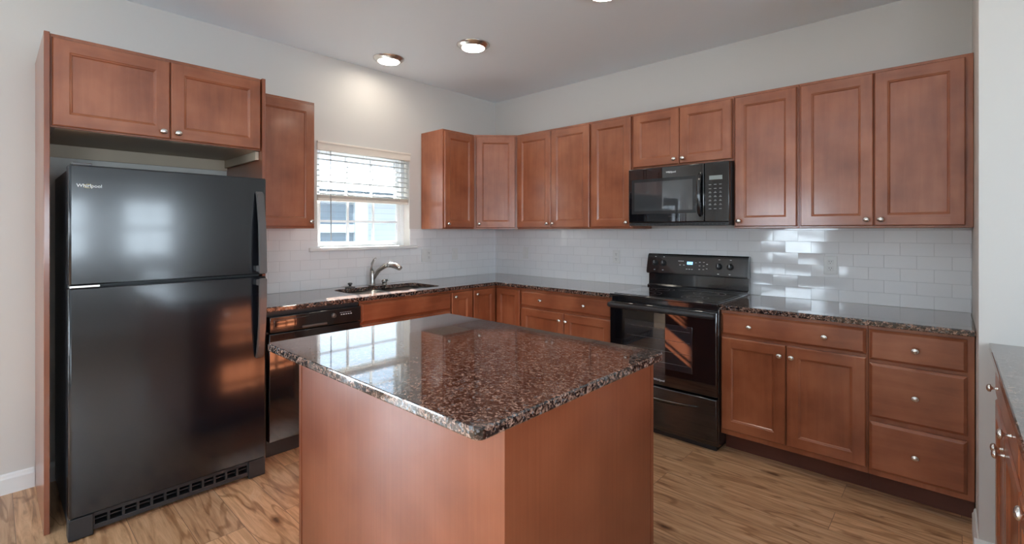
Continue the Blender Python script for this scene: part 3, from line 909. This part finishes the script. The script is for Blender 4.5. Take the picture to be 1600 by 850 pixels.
# ------------------------------------------------------------------ sink, tap and the bits round it
sk = thing('undermount_sink', 'stainless double-bowl sink sunk into the worktop under the window', 'sink', ((SK[0] + SK[1]) / 2, (SK[2] + SK[3]) / 2, .69))
xs = XF(sk)
def bowl(x0, x1, y0, y1, zt, zb):
    bm = BM()
    a, c = rounded(x0, x1, y0, y1, .06), rounded(x0 + .02, x1 - .02, y0 + .02, y1 - .02, .05)
    oa, oc = rounded(x0 - .002, x1 + .002, y0 - .002, y1 + .002, .06), rounded(x0 + .018, x1 - .018, y0 + .018, y1 - .018, .05)
    n = len(a)
    L = [[bm.verts.new((*p, zt)) for p in oa], [bm.verts.new((*p, zt)) for p in a], [bm.verts.new((*p, zb + .02)) for p in a], [bm.verts.new((*p, zb)) for p in c]]
    for A, B in zip(L, L[1:]):
        for k in range(n):
            f = bm.faces.new([A[k], A[(k + 1) % n], B[(k + 1) % n], B[k]]); f.smooth = True
    bm.faces.new(L[-1])
    O = [[bm.verts.new((*p, zb + .018)) for p in oa], [bm.verts.new((*p, zb - .002)) for p in oc]]
    for A, B in ((L[0], O[0]), (O[0], O[1])):
        for k in range(n):
            bm.faces.new([A[k], B[k], B[(k + 1) % n], A[(k + 1) % n]])
    bm.faces.new(O[1][::-1])
    return bm
ym = -1.52
obj('bowl', bowl(SK[0] - .004, SK[1] + .004, SK[2] - .004, ym - .012, .8835, .70), M['steel'], sk, xs)
obj('bowl', bowl(SK[0] - .004, SK[1] + .004, ym + .012, SK[3] + .004, .8835, .70), M['steel'], sk, xs)
b = BM(); box(b, SK[0] + .03, SK[1] - .03, ym - .0125, ym + .0125, .864, .8755, .003); obj('divider', b, M['steel'], sk, xs)
for yy in (-1.72, -1.33):
    b = BM(); lathe(b, [(.045, .7003), (.045, .703), (.038, .7035), (.030, .701), (0, .701)], (.335, yy, 0)); obj('drain', b, M['nickel'], sk, xs)

fx, fy = .082, -1.535
fa = thing('kitchen_faucet', 'brushed nickel pull-out faucet with a raised lever handle behind the sink', 'faucet', (fx, fy, .9145)); xf_ = XF(fa)
b = BM(); lathe(b, [(.031, .9145), (.031, .921), (.026, .928), (.0235, .935), (.0225, .96), (.0225, 1.0), (.021, 1.02), (.014, 1.035), (0, 1.04)], (fx, fy, 0)); obj('body', b, M['steel'], fa, xf_)
b = BM(); tube(b, [(fx + .002, fy + .006, .965), (fx + .02, fy + .014, 1.0), (fx + .055, fy + .032, 1.045), (fx + .10, fy + .052, 1.075), (fx + .135, fy + .066, 1.085)], [.016, .017, .017, .0165, .0165]); obj('spout', b, M['steel'], fa, xf_)
b = BM(); tube(b, [(fx + .128, fy + .063, 1.084), (fx + .16, fy + .077, 1.088), (fx + .20, fy + .094, 1.082), (fx + .235, fy + .108, 1.066), (fx + .243, fy + .111, 1.060)], [.018, .022, .0235, .022, .018]); obj('spray_head', b, M['nickel'], fa, xf_)
b = BM(); tube(b, [(fx, fy, 1.02), (fx - .004, fy - .006, 1.055), (fx + .002, fy - .004, 1.095), (fx + .016, fy + .006, 1.128), (fx + .030, fy + .016, 1.142)], [.020, .015, .011, .009, .006], flat=.6); obj('lever_handle', b, M['steel'], fa, xf_)
sd = thing('soap_dispenser', 'short rounded nickel soap dispenser cap right beside the faucet', 'soap dispenser', (.120, -1.445, .9145)); x_ = XF(sd)
b = BM(); lathe(b, [(.022, .9145), (.022, .922), (.017, .926), (.017, .932), (.023, .938), (.024, .950), (.017, .960), (0, .963)], (.120, -1.445, 0)); obj('base', b, M['steel'], sd, x_)
b = BM(); tube(b, [(.120, -1.445, .952), (.15, -1.437, .958), (.172, -1.432, .953)], [.008, .007, .005]); obj('nozzle', b, M['steel'], sd, x_)
st = thing('sink_stopper', 'dark round stopper left on the worktop edge left of the faucet', 'stopper', (.085, -1.735, .9145)); x_ = XF(st)
b = BM(); lathe(b, [(.038, .9145), (.040, .918), (.036, .922), (.016, .926), (0, .926)], (.085, -1.735, 0)); obj('flange', b, M['handle_grey'], st, x_)
b = BM(); lathe(b, [(.010, .9255), (.010, .936), (.018, .940), (.018, .950), (.012, .954), (0, .955)], (.085, -1.735, 0)); obj('grip', b, M['handle_grey'], st, x_)

# ------------------------------------------------------------------ outlets and switches
def outlet(label, loc, rotz, w, h, kind):
    """local: wall on y=0, faces -y"""
    r = thing('outlet_plate' if kind != 'switch' else 'switch_plate', label, 'outlet' if kind != 'switch' else 'switch', loc, rotz)
    b = BM(); box(b, -w / 2, w / 2, -.007, 0, -h / 2, h / 2, .0025); obj('plate', b, M['plate'], r)
    cols = [0] if w < .09 else [-.023, .023]
    for i, cx in enumerate(cols):
        if kind == 'outlet' or (kind == 'mixed' and i == 1):
            for cz in (.021, -.021):
                b = BM(); box(b, cx - .0165, cx + .0165, -.0095, -.0068, cz - .014, cz + .014, .002); s = obj('receptacle', b, M['plate'], r)
                b = BM()
                for sx in (-.006, .006):
                    box(b, cx + sx - .0012, cx + sx + .0012, -.0099, -.0093, cz - .001, cz + .008)
                box(b, cx - .002, cx + .002, -.0099, -.0093, cz - .010, cz - .0055)
                obj('slot', b, M['socket'], s)
        else:
            b = BM(); box(b, cx - .0165, cx + .0165, -.0105, -.0068, -.033, .033, .002); obj('rocker', b, M['plate'], r)
    return r
outlet('white outlet plate on the tile right of the range', (3.049, -.0092, 1.146), 0, .074, .117, 'outlet')
outlet('white outlet plate on the tile just left of the range', (1.486, -.0092, 1.145), 0, .072, .115, 'outlet')
outlet('small white plate on the tile near the corner, left of the other range-wall plates', (.445, -.0092, 1.145), 0, .072, .115, 'switch')
outlet('wide white double plate with switch and outlet beside the sink window', (.0092, -.925, 1.14), PI / 2, .114, .118, 'mixed')
outlet('narrow white switch plate between the double plate and the corner', (.0092, -.578, 1.14), PI / 2, .072, .115, 'switch')

# ------------------------------------------------------------------ lettering
def lettering(name, body, size, origin, rotz, parent, xf, mat, depth=.0006, squeeze=1.0, bold=0.0):
    cu = bpy.data.curves.new(name, 'FONT'); cu.body = body; cu.size = size; cu.extrude = depth; cu.offset = bold
    cu.align_x = 'LEFT'; cu.align_y = 'BOTTOM_BASELINE'; cu.resolution_u = 3
    to = bpy.data.objects.new(name, cu); COL.objects.link(to)
    bpy.context.view_layer.update()
    me = bpy.data.meshes.new_from_object(to.evaluated_get(bpy.context.evaluated_depsgraph_get()))
    bpy.data.objects.remove(to); bpy.data.curves.remove(cu)
    me.transform(xf.inverted() @ Matrix.Translation(origin) @ Matrix.Rotation(rotz, 4, 'Z') @ Matrix.Rotation(PI / 2, 4, 'X') @ Matrix.Diagonal((squeeze, 1, 1, 1)))
    me.materials.clear(); me.materials.append(mat)
    o = bpy.data.objects.new(name, me); COL.objects.link(o); o.parent = parent
    return o

def swoosh(bm, c, rx, rz, t, n=28, a0=.3, a1=5.6):
    """ring around the lettering, in local x,z at y=c[1]"""
    prev = None
    for k in range(n + 1):
        a = a0 + (a1 - a0) * k / n
        w = t * (.35 + .65 * math.sin(PI * k / n))
        P = [(c[0] + (rx + s) * math.cos(a), c[1] + d, c[2] + (rz + s) * math.sin(a)) for s, d in ((-w / 2, 0), (w / 2, 0), (w / 2, -.0006), (-w / 2, -.0006))]
        cur = [bm.verts.new(p) for p in P]
        if prev:
            for j in range(4):
                bm.faces.new([prev[j], prev[(j + 1) % 4], cur[(j + 1) % 4], cur[j]])
        else:
            bm.faces.new(cur)
        prev = cur
    bm.faces.new(prev[::-1])

# ------------------------------------------------------------------ refrigerator
# local frame: x across (0 = left edge as seen), front faces -y, back at y=0
FRW, FRH = .815, 1.660
fr = thing('refrigerator', 'tall black top-freezer refrigerator standing in the cabinet bay on the left', 'refrigerator', (.06, -3.447, 0), PI / 2)
b = BM(); box(b, .006, FRW - .006, -.650, 0, .03, FRH - .012, .006); obj('cabinet_body', b, M['grey_side'], fr)
def fr_door(z0, z1):
    """door with softly rolled vertical edges and a slight crown"""
    bm = BM(); n = 14; yf = -.740; rr = .010
    pts = [(.0, -.655)]
    for k in range(7):
        t = k / 6 * PI / 2
        pts.append((rr - rr * math.cos(t), yf + rr - rr * math.sin(t)))
    for k in range(7):
        t = PI / 2 - k / 6 * PI / 2
        pts.append((FRW - rr + rr * math.cos(t), yf + rr - rr * math.sin(t)))
    pts.append((FRW, -.655))
    ze = .006
    lo0 = [bm.verts.new((x, y if y > yf + .002 else y + .0, z0 + ze)) for x, y in pts]; hi0 = [bm.verts.new((x, y, z1 - ze)) for x, y in pts]
    def inset(x, y):
        return (min(max(x, ze), FRW - ze), max(y, yf + ze))
    lo = [bm.verts.new((*inset(x, y), z0)) for x, y in pts]; hi = [bm.verts.new((*inset(x, y), z1)) for x, y in pts]
    m = len(pts)
    for A, B in ((lo, lo0), (lo0, hi0), (hi0, hi)):
        for k in range(m):
            k2 = (k + 1) % m
            f = bm.faces.new([A[k], A[k2], B[k2], B[k]])
            f.smooth = (k2 != 0) and abs(pts[k][0] - pts[k2][0]) < .2 and A is lo0
    bm.faces.new(hi); bm.faces.new(lo[::-1])
    return bm
ZG = 1.122
for z0, z1, nm in ((ZG + .006, FRH, 'freezer_door'), (.105, ZG - .006, 'fridge_door')):
    d = obj(nm, fr_door(z0, z1), M['fridge'], fr)
    if nm == 'freezer_door':
        FRD = d
        zs = [(1.585, -.741), (1.57, -.756), (1.52, -.768), (1.40, -.790), (1.25, -.800), (1.145, -.800), (1.136, -.800)]
    else:
        LRD = d
        zs = [(.668, -.741), (.685, -.756), (.735, -.768), (.86, -.790), (1.0, -.800), (1.10, -.800), (1.109, -.800)]
    b = BM(); xc = FRW - .040
    strap(b, [(xc, y, z) for z, y in zs], (.019, 0, 0), (0, .009, 0))
    es = [e for e in b.edges if abs((e.verts[0].co - e.verts[1].co).x) < 1e-4]
    bmesh.ops.bevel(b, geom=es, offset=.004, segments=2, affect='EDGES')
    zz = 1.16 if nm == 'freezer_door' else 1.085
    box(b, xc - .013, xc + .013, -.797, -.738, zz - .016, zz + .016, .003)
    obj('door_handle', b, M['handle_grey'], d)['label'] = 'charcoal bowed door handle'
b = BM(); box(b, .02, FRW - .02, -.66, -.64, ZG - .006, ZG + .006); obj('gasket', b, M['black_matte'], fr)
b = BM(); box(b, .012, .080, -.728, -.60, FRH - .011, FRH + .012, .004); box(b, .02, .14, -.62, -.55, FRH - .011, FRH + .006, .003); obj('hinge_cover', b, M['handle_grey'], fr)
b = BM(); box(b, .004, .105, -.741, -.66, ZG - .0045, ZG + .0045, .001); obj('middle_hinge', b, M['nickel'], fr)['label'] = 'bright metal middle hinge'
# toe grille: frame rails with slots
b = BM()
gy0, gy1 = -.712, -.650
box(b, .0, .085, gy0 - .012, gy1, .003, .098, .004); box(b, FRW - .085, FRW, gy0 - .012, gy1, .003, .098, .004)
box(b, .085, FRW - .085, gy0, gy1, .018, .040, .002); box(b, .085, FRW - .085, gy0, gy1, .078, .098, .002)
box(b, .085, FRW - .085, gy0 + .012, gy1, .0565, .0615)
x = .085
for k in range(13):
    xx = .085 + (FRW - .17) * k / 12
    box(b, xx - .005, xx + .005, gy0 + .001, gy1, .040, .078)
box(b, .085, FRW - .085, gy1 - .004, gy1, .040, .078, mi=1)
obj('toe_grille', b, [M['black_matte'], M['void']], fr)
for xx in (.05, FRW - .05):
    for yy in (-.60, -.06):
        b = BM(); lathe(b, [(.018, .0005), (.018, .012), (.008, .014), (.008, .031)], (xx, yy, 0), n=12); obj('foot', b, M['black_matte'], fr)
xfr = XF(fr)
FT = Matrix.Identity(4)
lettering('brand_lettering', 'Whirlpool', .0205, (.026, -.7402, 1.562), 0, FRD, FT, M['print'], .0016, bold=.0003)
b = BM(); swoosh(b, (.066, -.7408, 1.567), .017, .008, .0012); obj('brand_ring', b, plain('gold_ring', (.55, .42, .16), .3, 1.0), FRD)

# ------------------------------------------------------------------ dishwasher (front faces +x)
dw = thing('dishwasher', 'black built-in dishwasher under the worktop beside the refrigerator', 'dishwasher', (0.012, -2.5665, 0), PI / 2)
DWW = .608
b = BM(); box(b, .004, DWW - .004, -.590, -.0, .09, .868); obj('tub', b, M['black_matte'], dw)
b = BM(); box(b, .006, DWW - .006, -.632, -.590, .105, .752, .006); obj('door_panel', b, M['black'], dw)
b = BM(); box(b, .006, DWW - .006, -.640, -.590, .757, .855, .006)
box(b, .03, .30, -.6425, -.638, .783, .835, .002)
cp = obj('control_panel', b, M['black'], dw)
b = BM(); box(b, .035, .165, -.6445, -.641, .792, .828, .0012); obj('pocket_handle', b, M['black_glass'], cp)
b = BM(); box(b, .20, .36, -.648, -.638, .766, .779, .003); obj('latch_lip', b, M['handle_grey'], cp)
b = BM(); lathe(b, [(.016, 0), (.015, .010), (.010, .013), (0, .013)], (.405, -.640, .815), (0, -1, 0), 18); obj('dial', b, M['handle_grey'], cp)
b = BM()
for k in range(5):
    box(b, .455 + k * .017, .465 + k * .017, -.6412, -.6395, .812, .818)
for k in range(7):
    box(b, .45 + k * .012, .456 + k * .012, -.6408, -.6395, .826, .829)
obj('button_row', b, M['print'], cp)
b = BM(); box(b, .006, DWW - .006, -.575, -.555, .0008, .10, .002); obj('toe_panel', b, M['black_matte'], dw)
b = BM(); box(b, .002, DWW - .002, -.600, -.58, .862, .8835); obj('top_trim', b, M['black_matte'], dw)

# ------------------------------------------------------------------ range
RX0, RX1 = 1.8140, 2.5710
RW = RX1 - RX0
rg = thing('electric_range', 'black freestanding electric range with smooth glass cooktop below the microwave', 'range', (RX0, 0, 0))
b = BM(); box(b, .003, RW - .003, -.640, -.022, .03, .905, .003); obj('body', b, M['black'], rg)
b = BM(); box(b, 0, RW, -.672, -.085, .905, .922, .005); ct = obj('cooktop', b, M['black'], rg)
b = BM(); box(b, .022, RW - .022, -.640, -.105, .9215, .9245, .001); gt = obj('glass_top', b, M['black_glass'], ct)
b = BM()
for cx, cy, rr in ((.20, -.24, .085), (.55, -.24, .105), (.20, -.50, .105), (.55, -.50, .085)):
    for rad in (rr, rr * .6):
        for k in range(48):
            a, c = 2 * PI * k / 48, 2 * PI * (k + 1) / 48
            quad(b, [(cx + rad * math.cos(a), cy + rad * math.sin(a), .9247), (cx + (rad + .0018) * math.cos(a), cy + (rad + .0018) * math.sin(a), .9247),
                     (cx + (rad + .0018) * math.cos(c), cy + (rad + .0018) * math.sin(c), .9247), (cx + rad * math.cos(c), cy + rad * math.sin(c), .9247)])
obj('burner_marking', b, plain('burner_print', (.10, .10, .11), .3), ct)
# backguard: lower recess and slanted console
def extr_x(bm, prof, x0, x1, mi=0):
    A = [bm.verts.new((x0, y, z)) for y, z in prof]; B = [bm.verts.new((x1, y, z)) for y, z in prof]; m = len(prof)
    for k in range(m):
        bm.faces.new([A[k], A[(k + 1) % m], B[(k + 1) % m], B[k]]).material_index = mi
    bm.faces.new(A[::-1]); bm.faces.new(B)
b = BM(); extr_x(b, [(-.022, .905), (-.088, .905), (-.088, .935), (-.062, .945), (-.058, 1.04), (-.022, 1.04)], 0, RW); obj('backguard', b, M['black'], rg)
b = BM(); extr_x(b, [(-.022, 1.03), (-.088, 1.03), (-.102, 1.040), (-.070, 1.172), (-.060, 1.186), (-.022, 1.186)], -.002, RW + .002)
bmesh.ops.bevel(b, geom=[e for e in b.edges if abs(e.verts[0].co.x - e.verts[1].co.x) > .1], offset=.004, segments=2, affect='EDGES')
co = obj('control_console', b, M['black'], rg)
cn = Vector((0, -.132, -.032)).normalized(); cn = Vector((0, -math.cos(.238), math.sin(.238)))   # console face normal
def on_console(x, s):   # s: 0 bottom .. 1 top of the sloping face
    return Vector((x, -.102 + .032 * s, 1.040 + .132 * s))
for i, (kx, ks) in enumerate(((.065, .56), (.135, .56), (.560, .50), (.640, .50))):
    p = on_console(kx, ks); b = BM()
    lathe(b, [(.024, .000), (.024, .004), (.020, .008), (.018, .020), (.015, .023), (0, .023)], p, cn, 22)
    k_ = obj('burner_knob', b, M['black_matte'], co)
    b = BM(); up = Vector((0, .235, .972)); q0 = p + cn * .0236
    box(b, kx - .0016, kx + .0016, q0.y - .001, q0.y + .001, p.z - .004, p.z + .020); obj('pointer', b, M['print'], k_)
b = BM(); p = on_console(.345, .62)
strap(b, [p + Vector((-.022, 0, 0)) + cn * .0008, p + Vector((.022, 0, 0)) + cn * .0008], (0, .235 * .011, .972 * .011), cn * .0006); obj('clock_display', b, M['lcd'], co)
b = BM()
for (xx, ss) in [(.26, .72), (.275, .72), (.29, .72), (.27, .5), (.30, .5), (.325, .28), (.345, .28), (.365, .28), (.39, .66), (.42, .7), (.42, .5), (.42, .3), (.45, .7), (.45, .5), (.45, .3), (.475, .6), (.475, .35), (.065, .16), (.135, .16), (.56, .10), (.64, .10), (.065, .93), (.135, .93), (.56, .88), (.64, .88)]:
    p = on_console(xx, ss)
    strap(b, [p + Vector((-.006, 0, 0)) + cn * .0007, p + Vector((.006, 0, 0)) + cn * .0007], (0, .235 * .0022, .972 * .0022), cn * .0004)
obj('button_legend', b, M['print'], co)
# oven door
b = BM(); box(b, .004, RW - .004, -.672, -.642, .342, .868, .008); od = obj('oven_door', b, M['black_glass'], rg)
b = BM(); box(b, .125, RW - .155, -.6732, -.6705, .46, .755, .0008); obj('oven_window', b, plain('smoked_glass', (.022, .024, .030), .03, coat=1.0, ior=1.65, coat_rough=0), od)
b = BM()
for zz in (.50, .575, .65, .72):
    box(b, .14, RW - .17, -.6736, -.6731, zz - .0012, zz + .0012)
obj('oven_rack', b, plain('dim_rack_wire', (.16, .16, .165), .3, .6), od)
b = BM(); tube(b, [(.010, -.700, .846), (.03, -.708, .846), (RW / 2, -.712, .846), (RW - .03, -.708, .846), (RW - .010, -.700, .846)], [.016, .0185, .0185, .0185, .016], flat=.8, side=(0, 0, 1))
box(b, .012, .045, -.703, -.670, .830, .862, .005); box(b, RW - .045, RW - .012, -.703, -.670, .830, .862, .005); obj('oven_handle', b, M['black_matte'], od)
lettering('brand_lettering', 'Whirlpool', .0185, (.34, -.6722, .372), 0, od, Matrix.Translation((RX0, 0, 0)) @ Matrix.Translation((-RX0, 0, 0)), M['print'], .0009, bold=.0003)
b = BM(); box(b, .004, RW - .004, -.672, -.642, .062, .330, .008); dr = obj('storage_drawer', b, M['black'], rg)
b = BM(); n = 20
# long shallow crescent scooped grip
prev = None
for k in range(n + 1):
    u = k / n; xx = .12 + (RW - .24) * u; th = .020 * math.sin(PI * u) ** .6 + .0008; zc = .262 - .012 * math.sin(PI * u)
    cur = [b.verts.new(p) for p in ((xx, -.671, zc - th), (xx, -.680, zc - th * .2), (xx, -.6805, zc + .003), (xx, -.671, zc + .004))]
    if prev:
        for j in range(4):
            b.faces.new([prev[j], prev[(j + 1) % 4], cur[(j + 1) % 4], cur[j]]).smooth = True
    else:
        b.faces.new(cur)
    prev = cur
b.faces.new(prev[::-1]); obj('drawer_grip', b, M['black'], dr)
b = BM(); box(b, .02, RW - .02, -.63, -.05, .0008, .031); obj('base', b, M['black_matte'], rg)

# ------------------------------------------------------------------ microwave
MX0, MX1, MZ0, MZ1, MY = 1.820, 2.5545, 1.407, 1.833, -.372
MW = MX1 - MX0
mw = thing('microwave_oven', 'black over-the-range microwave hung under the short cabinet', 'microwave', (MX0, 0, MZ0)); xm = Matrix.Translation((0, 0, MZ0))
b = BM(); box(b, 0, MW, MY, -.0105, MZ0 + .004, MZ1, .004); obj('body', b, M['black_matte'], mw, xm)
DX = MW * .775
b = BM(); box(b, .002, DX, MY - .038, MY - .001, MZ0 + .022, MZ1 - .004, .006); md = obj('door', b, M['black_glass'], mw, xm)
b = BM(); bars_frame(b, Py, .030, DX - .055, MZ0 + .085, MZ1 - .085, MY - .0395, MY - .037, .022, 0); obj('window_border', b, plain('screen_print_border', (.02, .02, .022), .25), md, xm)
b = BM(); box(b, .052, DX - .077, MY - .0385, MY - .0375, MZ0 + .107, MZ1 - .107); obj('window', b, plain('smoked_window', (.05, .055, .06), .04, coat=1, ior=1.6, coat_rough=0), md, xm)
b = BM(); hx = DX - .022
tube(b, [(hx, MY - .038, MZ1 - .075), (hx, MY - .058, MZ1 - .095), (hx, MY - .074, MZ1 - .15), (hx, MY - .078, (MZ0 + MZ1) / 2), (hx, MY - .074, MZ0 + .14), (hx, MY - .058, MZ0 + .085), (hx, MY - .038, MZ0 + .065)], [.012, .014, .015, .015, .015, .014, .012], side=(1, 0, 0)); obj('door_handle', b, M['black'], md, xm)
b = BM(); box(b, DX + .003, MW - .002, MY - .036, MY - .001, MZ0 + .022, MZ1 - .004, .005); cp = obj('control_panel', b, M['black'], mw, xm)
b = BM(); box(b, DX + .035, MW - .045, MY - .0368, MY - .0358, MZ1 - .122, MZ1 - .095); obj('clock_display', b, M['lcd_dim'], cp, xm)
b = BM()
for i in range(3):
    for j in range(7):
        xx = DX + .040 + i * .034; zz = MZ1 - .155 - j * .027
        box(b, xx - .008, xx + .008, MY - .0366, MY - .0358, zz - .0022, zz + .0022)
        if j in (2, 3, 4, 5):
            box(b, xx - .004, xx + .004, MY - .0366, MY - .0358, zz + .006, zz + .0085)
obj('keypad', b, plain('keypad_print', (.25, .26, .27), .4), cp, xm)
b = BM(); box(b, .004, MW - .004, MY - .030, -.03, MZ0, MZ0 + .020, .003)
for k in range(24):
    box(b, .03 + k * .0285, .05 + k * .0285, MY - .0308, MY - .029, MZ0 + .006, MZ0 + .012, mi=1)
obj('vent_grille', b, [M['black_matte'], M['void']], mw, xm)
lettering('brand_lettering', 'Whirlpool', .0175, (DX / 2 + .015, MY - .0385, MZ1 - .052), 0, md, xm, M['print'], .0009, bold=.0003)
b = BM(); swoosh(b, (DX / 2 + .048, MY - .0388, MZ1 - .047), .016, .007, .001); obj('brand_ring', b, M['print'], md, xm)

# ------------------------------------------------------------------ ceiling lights
def ceiling_light(label, x, y):
    r = thing('ceiling_light', label, 'ceiling light', (x, y, H - .030), 0, 'round ceiling lights'); xl = XF(r)
    b = BM(); lathe(b, [(.121, H - .0005), (.121, H - .004), (.112, H - .012), (.092, H - .026), (.086, H - .028), (.082, H - .024), (.082, H - .0005)], (x, y, 0), n=40); obj('trim_ring', b, M['nickel'], r, xl)
    b = BM(); lathe(b, [(.0815, H - .022), (.080, H - .029), (.05, H - .031), (0, H - .032)], (x, y, 0), n=36); obj('diffuser', b, M['lamp'], r, xl)
    return r
ceiling_light('round nickel-rimmed ceiling light nearest the window wall, leftmost in the picture', .318, -1.53)
ceiling_light('round nickel-rimmed ceiling light in the middle of the visible three', 1.02, -1.265)
ceiling_light('round ceiling light cut off by the top edge, above the range side', 2.165, -1.31)
ceiling_light('round ceiling light beyond the top edge of the picture over the right counter', 3.15, -1.19)
#ceiling_light('round ceiling light overhead between the camera and the refrigerator', 2.2, -4.3)

# ------------------------------------------------------------------ outside
b = BM(); box(b, -30, -T, -30, 20, -.35, -.3); struct(obj('ground', b, M['lawn']))
b = BM(); box(b, -4.1, -T - .001, -6.4, -2.35, 2.45, 2.60); struct(obj('sun_block_roof', b, M['white_out']))  # unseen roof, added to keep the sun out of the patio door
for yy in (-6.3, -4.4, -2.5):
    b = BM(); box(b, -4.05, -3.90, yy - .07, yy + .07, -.30, 2.45, .005); struct(obj('sun_block_post', b, M['white_out']))  # posts added to carry the sun-blocking roof
nh = thing('neighbour_house', 'grey and white sided house seen outside the sink window', 'house', (-6.5, 1.5, -.3)); xn = XF(nh)
b = BM(); box(b, -10, -5.6, -9, 6, -.298, 2.10); obj('wall', b, M['siding_white'], nh, xn)
b = BM(); box(b, -5.6, -5.45, -9, 1.36, -.298, 1.90); obj('lower_wall', b, M['siding'], nh, xn)
b = BM(); box(b, -5.45, -5.40, -9, 1.36, 1.33, 1.50); box(b, -5.6, -5.38, 1.36, 1.66, -.298, 2.10); obj('corner_board', b, M['white_out'], nh, xn)
b = BM()
prof = [(-5.2, 2.10), (-5.2, 2.17), (-9.5, 3.12), (-13.5, 2.17), (-13.5, 2.10)]
A = [b.verts.new((x, -9.2, z)) for x, z in prof]; B = [b.verts.new((x, 6.2, z)) for x, z in prof]
for k in range(5):
    b.faces.new([A[k], A[(k + 1) % 5], B[(k + 1) % 5], B[k]])
b.faces.new(A); b.faces.new(B[::-1])
obj('roof', b, M['shingle'], nh, xn)
